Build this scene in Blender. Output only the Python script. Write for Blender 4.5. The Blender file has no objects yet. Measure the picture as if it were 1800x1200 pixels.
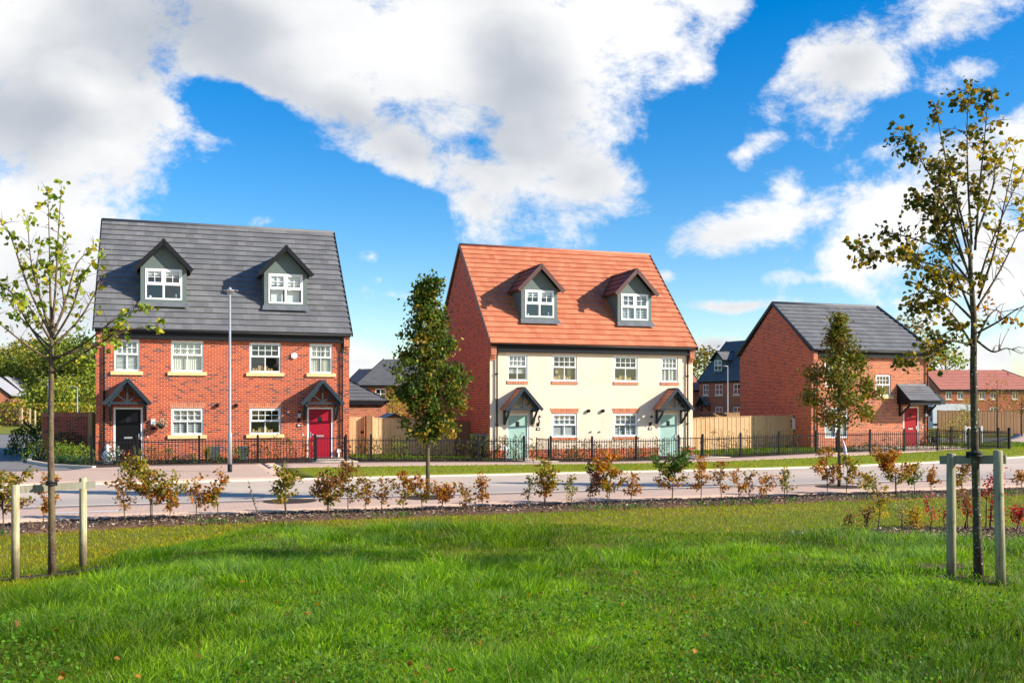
import bpy, math, random
import numpy as np
from mathutils import Vector, Matrix
S = bpy.context.scene
COL = S.collection
PI = math.pi
ANG = math.radians(18.8); CA, SA = math.cos(ANG), math.sin(ANG)
EYE = 2.12
rnd = random.Random(7)
RN = np.random.default_rng(11)

# ------------------------------------------------------------------ basics
def uvw(u, v):                     # estate frame (u along the house fronts, v away from the road) -> world x, y
    return u*CA - v*SA, u*SA + v*CA
def to_uv(x, y):
    return x*CA + y*SA, -x*SA + y*CA
def sst(a, b, t):
    t = np.clip((t-a)/(b-a), 0, 1); return t*t*(3-2*t)
def ground(x, y):
    """height of the land at x, y (arrays or numbers)"""
    x = np.asarray(x, float); y = np.asarray(y, float)
    u, v = to_uv(x, y)
    dip = -.3*np.exp(-((u-17.5)/7.5)**2)*sst(27, 45, v)*(1-sst(52, 75, v))
    yc = 13.7 - .25*np.maximum(0, x) - .1*np.maximum(0, x-4)**2
    m = .42*(1-sst(0, 3.6, y-yc))*sst(-6.9, -2.6, x - .12*(y-12))
    m = m + .05*(np.sin(x*1.3+.4)*np.cos(y*.9)+.6*np.sin(x*2.9+y*1.7))*(1-sst(14, 18, y))*sst(-9, -3, x)*.6
    return dip + m
def gz(x, y): return float(ground(x, y))
def at(px, y):                     # a real point at distance y seen in the direction of column px of the 1800 px survey picture
    return (px-900)/1750*y
def zat(py, y): return EYE-(py-714)*y/1750

def thing(name, label, cat, loc=(0, 0, 0), rz=0., group=None, kind=None):
    o = bpy.data.objects.new(name, None); COL.objects.link(o)
    o.empty_display_size = .2
    o.location = loc; o.rotation_euler = (0, 0, rz)
    tag(o, label, cat, group, kind); return o
def tag(o, label=None, cat=None, group=None, kind=None):
    if label: o['label'] = label
    if cat: o['category'] = cat
    if group: o['group'] = group
    if kind: o['kind'] = kind
    return o
def copy_tree(o, parent=None):
    c = o.copy(); COL.objects.link(c); c.parent = parent
    for ch in o.children: copy_tree(ch, c)
    return c

class MB:
    """collects faces and links them as one mesh object; uv in metres, along each face"""
    def __init__(s): s.v = []; s.f = []; s.m = []; s.sm = []; s.uv = {}
    def face(s, pts, mi=0, sm=False, uv=None):
        if uv is not None: s.uv[len(s.f)] = uv
        b = len(s.v); s.v.extend([tuple(p) for p in pts]); s.f.append(tuple(range(b, b+len(pts)))); s.m.append(mi); s.sm.append(sm)
    def box(s, x0, x1, y0, y1, z0, z1, mi=0):
        p = [(x0,y0,z0),(x1,y0,z0),(x1,y1,z0),(x0,y1,z0),(x0,y0,z1),(x1,y0,z1),(x1,y1,z1),(x0,y1,z1)]
        for q in ((3,2,1,0),(4,5,6,7),(0,1,5,4),(1,2,6,5),(2,3,7,6),(3,0,4,7)): s.face([p[i] for i in q], mi)
    def obox(s, a, b, w, h, up=(0,0,1), mi=0):
        """bar from a to b, section w (side) x h (up)"""
        a = Vector(a); b = Vector(b); d = (b-a).normalized(); up = Vector(up)
        sd = d.cross(up).normalized(); up = sd.cross(d).normalized()
        c = [(-1,-1),(1,-1),(1,1),(-1,1)]
        A = [a+sd*(i*w/2)+up*(j*h/2) for i, j in c]; B = [b+sd*(i*w/2)+up*(j*h/2) for i, j in c]
        s.face(A[::-1], mi); s.face(B, mi)
        for i in range(4):
            j = (i+1) % 4; s.face([A[i], A[j], B[j], B[i]], mi)
    def prism(s, pts, axis, a, b, mi=0):
        """polygon in the plane across axis, extruded from a to b (axis 'x' or 'y' or 'z')"""
        def P(p, t):
            return (t,p[0],p[1]) if axis == 'x' else ((p[0],t,p[1]) if axis == 'y' else (p[0],p[1],t))
        A = [P(p,a) for p in pts]; B = [P(p,b) for p in pts]
        s.face(A, mi); s.face(B[::-1], mi)
        for i in range(len(pts)):
            j = (i+1) % len(pts); s.face([A[j], A[i], B[i], B[j]], mi)
    def tube(s, pts, rad, n=8, mi=0, cap=True, sm=True):
        pts = [Vector(p) for p in pts]; k = len(pts)
        if not hasattr(rad, '__len__'): rad = [rad]*k
        base = len(s.v); prev = None
        for i, p in enumerate(pts):
            d = (pts[min(i+1,k-1)]-pts[max(i-1,0)]).normalized()
            if prev is None:
                ref = Vector((1,0,0)) if abs(d.x) < .8 else Vector((0,1,0))
                e1 = d.cross(ref).normalized()
            else:
                e1 = (prev - d*prev.dot(d)).normalized()
            prev = e1; e2 = d.cross(e1)
            for j in range(n):
                t = 2*PI*j/n; s.v.append(tuple(p+(e1*math.cos(t)+e2*math.sin(t))*rad[i]))
        for i in range(k-1):
            for j in range(n):
                a = base+i*n+j; b = base+i*n+(j+1) % n
                s.f.append((a,b,b+n,a+n)); s.m.append(mi); s.sm.append(sm)
        if cap:
            s.f.append(tuple(base+j for j in range(n))[::-1]); s.m.append(mi); s.sm.append(False)
            s.f.append(tuple(base+(k-1)*n+j for j in range(n))); s.m.append(mi); s.sm.append(False)
    def lathe(s, prof, c=(0,0,0), n=16, mi=0):
        """profile [(r, z)] turned about the vertical through c"""
        s.tube([(c[0],c[1],c[2]+z) for r, z in prof], [max(r,.001) for r, z in prof], n, mi)
    def build(s, name, mats, parent=None, loc=None):
        me = bpy.data.meshes.new(name)
        me.from_pydata(s.v, [], s.f)
        if not isinstance(mats, (list, tuple)): mats = [mats]
        for m in mats: me.materials.append(m)
        me.polygons.foreach_set('material_index', s.m)
        me.polygons.foreach_set('use_smooth', s.sm)
        uvl = me.uv_layers.new(name='metres')
        uv = np.zeros((len(me.loops), 2))
        V = np.array(s.v, float).reshape(-1, 3)
        li = 0
        for k, f in enumerate(s.f):
            if k in s.uv:
                uv[li:li+len(f)] = s.uv[k]; li += len(f); continue
            P = V[list(f)]
            n = np.cross(P[1]-P[0], P[2]-P[0]) if len(f) < 4 else np.cross(P[2]-P[0], P[3]-P[1])
            l = np.linalg.norm(n); n = n/l if l > 1e-12 else np.array([0,0,1.])
            if abs(n[2]) > .98: t = np.array([1.,0,0]); b = np.array([0,1.,0])
            else:
                t = np.array([-n[1], n[0], 0.]); t /= np.linalg.norm(t)
                if (t[0]+t[1]*.5) < 0: t = -t
                b = np.array([0,0,1.])-n*n[2]; b /= np.linalg.norm(b)
            uv[li:li+len(f), 0] = P@t; uv[li:li+len(f), 1] = P@b; li += len(f)
        uvl.data.foreach_set('uv', uv.ravel())
        me.update()
        o = bpy.data.objects.new(name, me); COL.objects.link(o)
        if parent is not None: o.parent = parent
        if loc is not None: o.location = loc
        return o

def np_mesh(name, V, F, mats, tint=None, parent=None, smooth=False):
    """V (n,3), F (m,k) arrays -> mesh object with an optional per-vertex colour attribute 'tint'"""
    V = np.ascontiguousarray(V, np.float32); F = np.ascontiguousarray(F, np.int32)
    me = bpy.data.meshes.new(name)
    me.vertices.add(len(V)); me.vertices.foreach_set('co', V.ravel())
    k = F.shape[1]
    me.loops.add(F.size); me.loops.foreach_set('vertex_index', F.ravel())
    me.polygons.add(len(F))
    me.polygons.foreach_set('loop_start', np.arange(0, F.size, k, dtype=np.int32))
    try: me.polygons.foreach_set('loop_total', np.full(len(F), k, np.int32))
    except Exception: pass
    me.update(calc_edges=True)
    if smooth: me.polygons.foreach_set('use_smooth', np.ones(len(F), bool))
    if not isinstance(mats, (list, tuple)): mats = [mats]
    for m in mats: me.materials.append(m)
    if tint is not None:
        at_ = me.attributes.new('tint', 'FLOAT_COLOR', 'POINT')
        c = np.ones((len(V), 4), np.float32); c[:, :3] = tint
        at_.data.foreach_set('color', c.ravel())
    o = bpy.data.objects.new(name, me); COL.objects.link(o)
    if parent is not None: o.parent = parent
    return o

# ------------------------------------------------------------------ materials
MATS = {}
def newmat(name):
    m = bpy.data.materials.new(name); m.use_nodes = True
    nt = m.node_tree; b = nt.nodes['Principled BSDF']
    MATS[name] = m; return m, nt, b
def N(nt, t, **kw):
    n = nt.nodes.new(t)
    for k, v in kw.items():
        if k in n.inputs: n.inputs[k].default_value = v
        else: setattr(n, k, v)
    return n
def c4(c): return (c[0], c[1], c[2], 1)
def mixc(nt, fac, a, b, mode='MIX'):
    n = nt.nodes.new('ShaderNodeMix'); n.data_type = 'RGBA'; n.blend_type = mode
    for sock, val in ((n.inputs[0], fac), (n.inputs[6], a), (n.inputs[7], b)):
        if isinstance(val, bpy.types.NodeSocket): nt.links.new(val, sock)
        elif isinstance(val, (int, float)): sock.default_value = val
        else: sock.default_value = c4(val)
    return n.outputs[2]
def ramp(nt, src, lo, hi, a=0., b=1.):
    n = nt.nodes.new('ShaderNodeMapRange'); n.interpolation_type = 'SMOOTHSTEP'
    nt.links.new(src, n.inputs[0])
    n.inputs[1].default_value = lo; n.inputs[2].default_value = hi; n.inputs[3].default_value = a; n.inputs[4].default_value = b
    return n.outputs[0]
def noise(nt, vec, scale, detail=4, rough=.55, dist=0.):
    n = nt.nodes.new('ShaderNodeTexNoise'); n.inputs['Scale'].default_value = scale
    n.inputs['Detail'].default_value = detail; n.inputs['Roughness'].default_value = rough; n.inputs['Distortion'].default_value = dist
    if vec is not None: nt.links.new(vec, n.inputs['Vector'])
    return n.outputs[0]
def coords(nt, which='Object', scale=None):
    t = nt.nodes.new('ShaderNodeTexCoord').outputs[which]
    if scale:
        mp = nt.nodes.new('ShaderNodeMapping'); mp.inputs['Scale'].default_value = scale
        nt.links.new(t, mp.inputs[0]); t = mp.outputs[0]
    return t
def bump(nt, b, h, strength=.3, dist=.01):
    n = nt.nodes.new('ShaderNodeBump'); n.inputs['Strength'].default_value = strength; n.inputs['Distance'].default_value = dist
    nt.links.new(h, n.inputs['Height']); nt.links.new(n.outputs[0], b.inputs['Normal'])

def plain(name, col, rough=.5, var=.12, scale=6., metal=0., spec=.5, bmp=0.):
    """one colour with weathering: a little lighter and darker in soft patches"""
    m, nt, b = newmat(name)
    v = coords(nt); n1 = noise(nt, v, scale, 5); n2 = noise(nt, v, scale*9, 3)
    f = ramp(nt, n1, .3, .7); g = ramp(nt, n2, .25, .75)
    c = mixc(nt, f, [x*(1-var) for x in col], [min(1, x*(1+var)) for x in col])
    c = mixc(nt, g, c, [x*.85 for x in col]) if var > .1 else c
    nt.links.new(c, b.inputs['Base Color'])
    b.inputs['Roughness'].default_value = rough; b.inputs['Metallic'].default_value = metal
    b.inputs['Specular IOR Level'].default_value = spec
    if bmp: bump(nt, b, n2, bmp, .01)
    return m

def brick_mat(name, c1, c2, dark, mortar, soldier=False):
    m, nt, b = newmat(name)
    uv = coords(nt, 'UV')
    br = nt.nodes.new('ShaderNodeTexBrick')
    nt.links.new(uv, br.inputs['Vector'])
    br.offset = 0. if soldier else .5
    br.inputs['Scale'].default_value = 1.
    br.inputs['Brick Width'].default_value = .075 if soldier else .225
    br.inputs['Row Height'].default_value = .215 if soldier else .075
    br.inputs['Mortar Size'].default_value = .0066; br.inputs['Mortar Smooth'].default_value = .15
    br.inputs['Color1'].default_value = (0,0,0,1); br.inputs['Color2'].default_value = (1,1,1,1); br.inputs['Mortar'].default_value = (.5,.5,.5,1)
    r = nt.nodes.new('ShaderNodeSeparateColor'); nt.links.new(br.outputs['Color'], r.inputs[0])
    rv = r.outputs[0]
    col = mixc(nt, ramp(nt, rv, .1, .9), c1, c2)
    dk = ramp(nt, rv, .80, .90)
    col = mixc(nt, dk, col, dark)
    big = ramp(nt, noise(nt, uv, .5, 3), .3, .7)
    col = mixc(nt, big, col, mixc(nt, .22, col, dark))
    fine = noise(nt, uv, 60, 2)
    col = mixc(nt, ramp(nt, fine, .3, .8, 0, .35), col, c1)
    col = mixc(nt, br.outputs['Fac'], col, mortar)
    nt.links.new(col, b.inputs['Base Color']); b.inputs['Roughness'].default_value = .88; b.inputs['Specular IOR Level'].default_value = .25
    inv = nt.nodes.new('ShaderNodeMath'); inv.operation = 'SUBTRACT'; inv.inputs[0].default_value = 1; nt.links.new(br.outputs['Fac'], inv.inputs[1])
    bump(nt, b, inv.outputs[0], .5, .006)
    return m

def tile_mat(name, col, alt, rough=.6, width=.33, gauge=.345):
    m, nt, b = newmat(name)
    uv = coords(nt, 'UV')
    br = nt.nodes.new('ShaderNodeTexBrick'); nt.links.new(uv, br.inputs['Vector'])
    br.inputs['Scale'].default_value = 1.; br.inputs['Brick Width'].default_value = width; br.inputs['Row Height'].default_value = gauge
    br.inputs['Mortar Size'].default_value = .003; br.inputs['Mortar Smooth'].default_value = .3
    br.inputs['Color1'].default_value = (0,0,0,1); br.inputs['Color2'].default_value = (1,1,1,1); br.inputs['Mortar'].default_value = (.5,.5,.5,1)
    r = nt.nodes.new('ShaderNodeSeparateColor'); nt.links.new(br.outputs['Color'], r.inputs[0])
    cc = mixc(nt, r.outputs[0], col, alt)
    big = ramp(nt, noise(nt, uv, 1.1, 6, .65), .35, .7, 0, .6)
    cc = mixc(nt, big, cc, [x*.8 for x in col])
    st = ramp(nt, noise(nt, coords(nt, 'UV', (5, .5, 1)), 2.2, 4), .55, .75, 0, .22)
    cc = mixc(nt, st, cc, [min(1, x*1.5+.03) for x in col])
    cc = mixc(nt, br.outputs['Fac'], cc, [x*.6 for x in col])
    nt.links.new(cc, b.inputs['Base Color']); b.inputs['Roughness'].default_value = rough; b.inputs['Specular IOR Level'].default_value = .35
    bump(nt, b, noise(nt, uv, 40, 3), .15, .01)
    return m

def wood_mat(name, col, dark, board=.125, rough=.75):
    """sawn boards: each one a different tone, long grain, a knot here and there"""
    m, nt, b = newmat(name)
    uv = coords(nt, 'UV')
    sx = nt.nodes.new('ShaderNodeSeparateXYZ'); nt.links.new(uv, sx.inputs[0])
    dv = nt.nodes.new('ShaderNodeMath'); dv.operation = 'DIVIDE'; nt.links.new(sx.outputs[0], dv.inputs[0]); dv.inputs[1].default_value = board
    fl = nt.nodes.new('ShaderNodeMath'); fl.operation = 'FLOOR'; nt.links.new(dv.outputs[0], fl.inputs[0])
    wn = nt.nodes.new('ShaderNodeTexWhiteNoise'); wn.noise_dimensions = '1D'; nt.links.new(fl.outputs[0], wn.inputs['W'])
    cc = mixc(nt, wn.outputs[0], col, mixc(nt, .5, col, dark))
    g = ramp(nt, noise(nt, coords(nt, 'UV', (30, 1.5, 1)), 2, 5, .6), .4, .75)
    cc = mixc(nt, g, cc, dark)
    k = ramp(nt, noise(nt, coords(nt, 'UV', (7, 3.2, 1)), 1.3, 1), .72, .78)
    cc = mixc(nt, k, cc, [x*.45 for x in dark])
    w = ramp(nt, noise(nt, uv, .8, 4), .35, .7, 0, .4)
    cc = mixc(nt, w, cc, [min(1, x*1.15) for x in col])
    nt.links.new(cc, b.inputs['Base Color']); b.inputs['Roughness'].default_value = rough; b.inputs['Specular IOR Level'].default_value = .2
    return m

def leaf_mat(name, trans=.40, rough=.55):
    m, nt, b = newmat(name)
    a = nt.nodes.new('ShaderNodeAttribute'); a.attribute_name = 'tint'
    nt.links.new(a.outputs['Color'], b.inputs['Base Color'])
    b.inputs['Roughness'].default_value = rough; b.inputs['Specular IOR Level'].default_value = .16
    t = nt.nodes.new('ShaderNodeBsdfTranslucent')
    hs = nt.nodes.new('ShaderNodeHueSaturation'); hs.inputs['Value'].default_value = 1.25; hs.inputs['Saturation'].default_value = 1.1
    nt.links.new(a.outputs['Color'], hs.inputs['Color']); nt.links.new(hs.outputs[0], t.inputs['Color'])
    mx = nt.nodes.new('ShaderNodeMixShader'); mx.inputs[0].default_value = trans
    nt.links.new(b.outputs[0], mx.inputs[1]); nt.links.new(t.outputs[0], mx.inputs[2])
    nt.links.new(mx.outputs[0], nt.nodes['Material Output'].inputs[0])
    return m

def glass_mat(name, tintc=(.9,.95,.95)):
    m, nt, b = newmat(name)
    tr = nt.nodes.new('ShaderNodeBsdfTransparent'); tr.inputs[0].default_value = c4(tintc)
    gl = nt.nodes.new('ShaderNodeBsdfGlossy'); gl.inputs['Roughness'].default_value = .02
    lw = nt.nodes.new('ShaderNodeLayerWeight'); lw.inputs[0].default_value = .5
    pw_ = nt.nodes.new('ShaderNodeMath'); pw_.operation = 'POWER'; nt.links.new(lw.outputs['Facing'], pw_.inputs[0]); pw_.inputs[1].default_value = 4
    ma = nt.nodes.new('ShaderNodeMath'); ma.operation = 'MULTIPLY_ADD'; nt.links.new(pw_.outputs[0], ma.inputs[0]); ma.inputs[1].default_value = .8; ma.inputs[2].default_value = .11
    mx = nt.nodes.new('ShaderNodeMixShader')
    nt.links.new(ma.outputs[0], mx.inputs[0]); nt.links.new(tr.outputs[0], mx.inputs[1]); nt.links.new(gl.outputs[0], mx.inputs[2])
    bp = nt.nodes.new('ShaderNodeBump'); bp.inputs['Strength'].default_value = .05; bp.inputs['Distance'].default_value = .05
    nt.links.new(noise(nt, coords(nt), 1.5, 2), bp.inputs['Height']); nt.links.new(bp.outputs[0], gl.inputs['Normal'])
    nt.links.new(mx.outputs[0], nt.nodes['Material Output'].inputs[0])
    return m

M = {}
M['brick'] = brick_mat('red_brick', (.55,.088,.016), (.38,.045,.011), (.12,.028,.028), (.62,.46,.35))
M['brick_soldier'] = brick_mat('soldier_brick', (.60,.17,.05), (.50,.12,.04), (.40,.09,.04), (.62,.50,.40), True)
M['brick_orange'] = brick_mat('orange_brick', (.55,.145,.042), (.42,.085,.026), (.20,.052,.034), (.70,.56,.43))
M['brick_far'] = plain('far_brick', (.40,.10,.045), .9, .15, 3)
M['render'] = plain('cream_render', (.80,.635,.47), .9, .05, 1.2, bmp=.1)
_m = M['render']; _nt = _m.node_tree; _b = _nt.nodes['Principled BSDF']; _src = _b.inputs['Base Color'].links[0].from_socket
_st = ramp(_nt, noise(_nt, coords(_nt, 'Object', (2.2, 2.2, .22)), 1.6, 5, .6), .52, .78, 0, .30)
_c = mixc(_nt, _st, _src, (.58, .45, .32)); _sx = _nt.nodes.new('ShaderNodeSeparateXYZ'); _nt.links.new(coords(_nt), _sx.inputs[0])
_w = _nt.nodes.new('ShaderNodeMath'); _w.operation = 'MULTIPLY_ADD'; _nt.links.new(noise(_nt, coords(_nt), 5, 4), _w.inputs[0]); _w.inputs[1].default_value = -.9; _nt.links.new(_sx.outputs[2], _w.inputs[2])
_c = mixc(_nt, ramp(_nt, _w.outputs[0], .05, .75, .35, 0), _c, (.50, .37, .25)); _nt.links.new(_c, _b.inputs['Base Color'])
M['plaster'] = plain('room_plaster', (.30,.28,.25), .9)
M['slate'] = tile_mat('grey_roof_tiles', (.140,.138,.141), (.205,.200,.197))
M['terracotta'] = tile_mat('terracotta_roof_tiles', (.62,.227,.112), (.46,.137,.066), .6, .30)
M['maroon'] = tile_mat('maroon_dormer_tiles', (.16,.055,.04), (.12,.045,.035), .5, .3, .3)
M['sunlit_far'] = tile_mat('sunlit_far_tiles', (.40,.39,.40), (.48,.46,.46), .6, .6, .4)  # grey tiles lightened: the sun on these far roofs is in the colour
M['slate_far'] = tile_mat('far_grey_tiles', (.135,.13,.13), (.165,.16,.158), .6, .6, .4)
M['red_far'] = tile_mat('far_red_tiles', (.58,.23,.16), (.52,.19,.13), .6, .6, .4)
M['dark'] = plain('black_trim', (.014,.015,.017), .5, .08, spec=.2)
M['bluegrey'] = plain('blue_grey_trim', (.026,.038,.048), .5, .08, spec=.25)
M['greygreen'] = plain('grey_green_render', (.115,.15,.138), .7, .05)
M['lead'] = plain('lead_flashing', (.20,.21,.22), .45, .25, 3, .3)
M['white'] = plain('white_upvc', (.82,.82,.80), .3, .02)
M['blind'] = plain('white_blind', (.72,.72,.69), .6, .03)
M['curtain'] = plain('cream_curtain', (.62,.60,.50), .9, .06)
M['sill'] = plain('sandstone_sill', (.78,.56,.26), .85, .06, 8, bmp=.1)
M['glass'] = glass_mat('window_glass')
M['door_black'] = plain('black_door', (.007,.007,.008), .4, .05, spec=.15)
M['door_red'] = plain('crimson_door', (.34,.008,.026), .45, .05, spec=.2)
M['door_red_b'] = plain('scarlet_door', (.33,.008,.014), .45, .05, spec=.2)
M['door_green'] = plain('sage_door', (.33,.50,.42), .4, .04)
M['chrome'] = plain('brushed_metal', (.6,.6,.6), .3, .03, 6, .8)
M['iron'] = plain('black_iron', (.008,.009,.010), .5, .1, spec=.2)
M['galv'] = plain('galvanised_steel', (.33,.345,.355), .55, .12, 10, .1)
M['slate_ridge'] = plain('grey_ridge_tiles', (.13,.128,.13), .65, .15, 2.5)
M['terra_ridge'] = plain('terracotta_ridge_tiles', (.52,.165,.085), .65, .15, 2.5)
M['fence'] = wood_mat('larch_boards', (.70,.47,.25), (.40,.22,.09))
M['fence_brown'] = wood_mat('brown_boards', (.30,.17,.085), (.19,.10,.05))
M['stake'] = wood_mat('weathered_stake', (.50,.42,.27), (.26,.20,.11), .3)
M['stake_grey'] = wood_mat('grey_green_stake', (.33,.30,.205), (.17,.15,.09), .3)
def stake_mat(name, col, dark):
    m, nt, b = newmat(name); v = coords(nt); vv = coords(nt, 'Object', (1, 1, .06))
    cc = mixc(nt, ramp(nt, noise(nt, vv, 45, 4, .6), .42, .68), col, dark)
    cc = mixc(nt, ramp(nt, noise(nt, v, 9, 3), .62, .70, 0, .7), cc, [x*.5 for x in dark])
    cc = mixc(nt, ramp(nt, noise(nt, v, 3, 4), .4, .7, 0, .55), cc, [col[0]*.75, col[1]*.8, col[2]*.7])
    sx = nt.nodes.new('ShaderNodeSeparateXYZ'); nt.links.new(v, sx.inputs[0])
    wet = nt.nodes.new('ShaderNodeMath'); wet.operation = 'MULTIPLY_ADD'; nt.links.new(noise(nt, v, 14, 3), wet.inputs[0]); wet.inputs[1].default_value = -.35; nt.links.new(sx.outputs[2], wet.inputs[2])
    cc = mixc(nt, ramp(nt, wet.outputs[0], .05, .45, .75, 0), cc, [x*.45 for x in dark])
    nt.links.new(cc, b.inputs['Base Color']); b.inputs['Roughness'].default_value = .85; b.inputs['Specular IOR Level'].default_value = .15
    bump(nt, b, noise(nt, vv, 60, 4), .5, .01); return m
M['stake'] = stake_mat('weathered_round_stake', (.56,.46,.29), (.30,.23,.13)); M['stake_grey'] = stake_mat('grey_green_round_stake', (.40,.35,.235), (.19,.165,.10))
M['rubber'] = plain('black_rubber', (.012,.012,.012), .7)
M['leaf'] = leaf_mat('leaves')
M['leafd'] = leaf_mat('dense_leaves', .3, .5)
M['grass'] = leaf_mat('grass_blades', .5, .5)
M['white_paint'] = plain('white_paint', (.72,.72,.70), .5, .06)
M['basket'] = plain('dark_basket', (.05,.04,.025), .9)
M['interior'] = plain('cardboard_brown', (.50,.33,.15), .8)
M['lampglass'] = plain('lamp_glass', (.6,.6,.58), .1)
M['tyre'] = plain('tyre_rubber', (.015,.015,.016), .8)
M['bin'] = plain('grey_bin_plastic', (.018,.021,.023), .6, spec=.2)
M['planter'] = plain('slate_planter', (.06,.07,.078), .6)
M['teal'] = plain('teal_item', (.06,.45,.40), .5)

def bark_mat(name, col, dark, spot, sp=.62):
    m, nt, b = newmat(name)
    v = coords(nt); vv = coords(nt, 'Object', (1, 1, .35))
    cc = mixc(nt, ramp(nt, noise(nt, vv, 26, 5), .35, .65), col, dark)
    cc = mixc(nt, ramp(nt, noise(nt, v, 5, 3), .4, .7), cc, mixc(nt, .5, col, (.12,.13,.04)))
    cc = mixc(nt, ramp(nt, noise(nt, v, 42, 3), sp, sp+.06), cc, spot)
    nt.links.new(cc, b.inputs['Base Color']); b.inputs['Roughness'].default_value = .85; b.inputs['Specular IOR Level'].default_value = .2
    bump(nt, b, noise(nt, vv, 30, 4), .5, .01)
    return m
M['bark'] = bark_mat('speckled_bark', (.17,.105,.065), (.085,.055,.035), (.62,.60,.55), .66)
M['bark_dark'] = bark_mat('dark_lichen_bark', (.085,.06,.038), (.04,.028,.02), (.55,.55,.50), .63)
M['bark_plain'] = bark_mat('plain_bark', (.13,.09,.055), (.06,.045,.03), (.25,.22,.18), .72)
M['twig'] = plain('reddish_twig', (.10,.045,.035), .7)

def ground_mat(name, cols, s1=.5, s2=6., s3=60., rough=.95, bmp=.4):
    m, nt, b = newmat(name)
    v = coords(nt)
    cc = mixc(nt, ramp(nt, noise(nt, v, s1, 5), .35, .65), cols[0], cols[1])
    cc = mixc(nt, ramp(nt, noise(nt, v, s2, 5, .65), .45, .68), cc, cols[2])
    cc = mixc(nt, ramp(nt, noise(nt, v, s3, 3), .45, .75, 0, .55), cc, cols[3])
    nt.links.new(cc, b.inputs['Base Color']); b.inputs['Roughness'].default_value = rough; b.inputs['Specular IOR Level'].default_value = .15
    bump(nt, b, noise(nt, v, s3, 4, .7), bmp, .03)
    return m
M['lawn'] = ground_mat('mown_lawn', ((.17,.21,.018),(.25,.24,.028),(.26,.19,.04),(.10,.14,.012)), .45, 3.5, 45)
M['shaded_thatch'] = ground_mat('shaded_grass_thatch', ((.15,.17,.016),(.19,.18,.022),(.20,.14,.035),(.075,.085,.012)), .45, 3.5, 45)  # thatch colour darkened to paint in the shade between grass tufts
M['soil'] = ground_mat('dark_soil', ((.05,.033,.024),(.075,.05,.036),(.10,.07,.05),(.02,.014,.011)), 1, 8, 40)
M['mulchbase'] = ground_mat('bark_mulch_ground', ((.095,.05,.03),(.13,.075,.045),(.18,.12,.08),(.03,.018,.012)), 1.5, 14, 50)

def asphalt_mat(name, cols, tracks=False):
    m, nt, b = newmat(name)
    v = coords(nt)
    cc = mixc(nt, ramp(nt, noise(nt, v, .35, 4), .35, .65), cols[0], cols[1])
    cc = mixc(nt, ramp(nt, noise(nt, v, 2.2, 6, .65), .5, .75, 0, .5), cc, cols[2])
    cc = mixc(nt, ramp(nt, noise(nt, v, 180, 2), .35, .75, 0, .5), cc, [x*.6 for x in cols[0]])
    if tracks:                        # worn darker lane nearest the park, run along the road
        uv = coords(nt, 'UV'); sx = nt.nodes.new('ShaderNodeSeparateXYZ'); nt.links.new(uv, sx.inputs[0])
        wob = nt.nodes.new('ShaderNodeMath'); wob.operation = 'MULTIPLY_ADD'
        nt.links.new(noise(nt, coords(nt, 'UV', (.25, 1, 1)), 1, 3), wob.inputs[0]); wob.inputs[1].default_value = 1.6
        nt.links.new(sx.outputs[1], wob.inputs[2])
        f = ramp(nt, wob.outputs[0], 24.5, 27.2, 1, 0)
        cc = mixc(nt, f, cc, cols[3])
        st = ramp(nt, noise(nt, coords(nt, 'UV', (.06, 1.6, 1)), 1.4, 4, .6), .5, .72, 0, .38)
        cc = mixc(nt, st, cc, [x*.68 for x in cols[0]])
        pt = ramp(nt, noise(nt, coords(nt, 'UV', (.16, .5, 1)), 1.0, 2), .66, .68, 0, .3); cc = mixc(nt, pt, cc, [x*.62 for x in cols[0]])
    nt.links.new(cc, b.inputs['Base Color']); b.inputs['Roughness'].default_value = .85; b.inputs['Specular IOR Level'].default_value = .25
    bump(nt, b, noise(nt, v, 150, 3), .25, .01)
    return m
M['asphalt'] = asphalt_mat('worn_asphalt', ((.62,.48,.355),(.70,.55,.41),(.48,.375,.285),(.45,.375,.31)), True)
M['asphalt_side'] = asphalt_mat('side_road_asphalt', ((.22,.20,.18),(.26,.235,.21),(.17,.16,.15),(.1,.1,.1)))
def paving_mat(name):
    m, nt, b = newmat(name)
    uv = coords(nt, 'UV')
    br = nt.nodes.new('ShaderNodeTexBrick'); nt.links.new(uv, br.inputs['Vector'])
    br.inputs['Scale'].default_value = 1; br.inputs['Brick Width'].default_value = .2; br.inputs['Row Height'].default_value = .1
    br.inputs['Mortar Size'].default_value = .004
    br.inputs['Color1'].default_value = (.68,.465,.335,1); br.inputs['Color2'].default_value = (.59,.395,.285,1); br.inputs['Mortar'].default_value = (.30,.20,.15,1)
    cc = mixc(nt, ramp(nt, noise(nt, uv, .5, 5), .4, .7, 0, .55), br.outputs['Color'], (.54,.38,.29))
    cc = mixc(nt, ramp(nt, noise(nt, uv, 3, 5, .7), .6, .78, 0, .4), cc, (.42,.29,.22))
    nt.links.new(cc, b.inputs['Base Color']); b.inputs['Roughness'].default_value = .9; b.inputs['Specular IOR Level'].default_value = .2
    bump(nt, b, noise(nt, uv, 60, 3), .2, .01)
    return m
M['paving'] = paving_mat('pink_block_paving')
M['kerb'] = plain('pale_kerb', (.70,.56,.42), .9, .08, 3)
M['flag'] = plain('buff_flagstone', (.52,.42,.30), .9, .08, 3)
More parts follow.
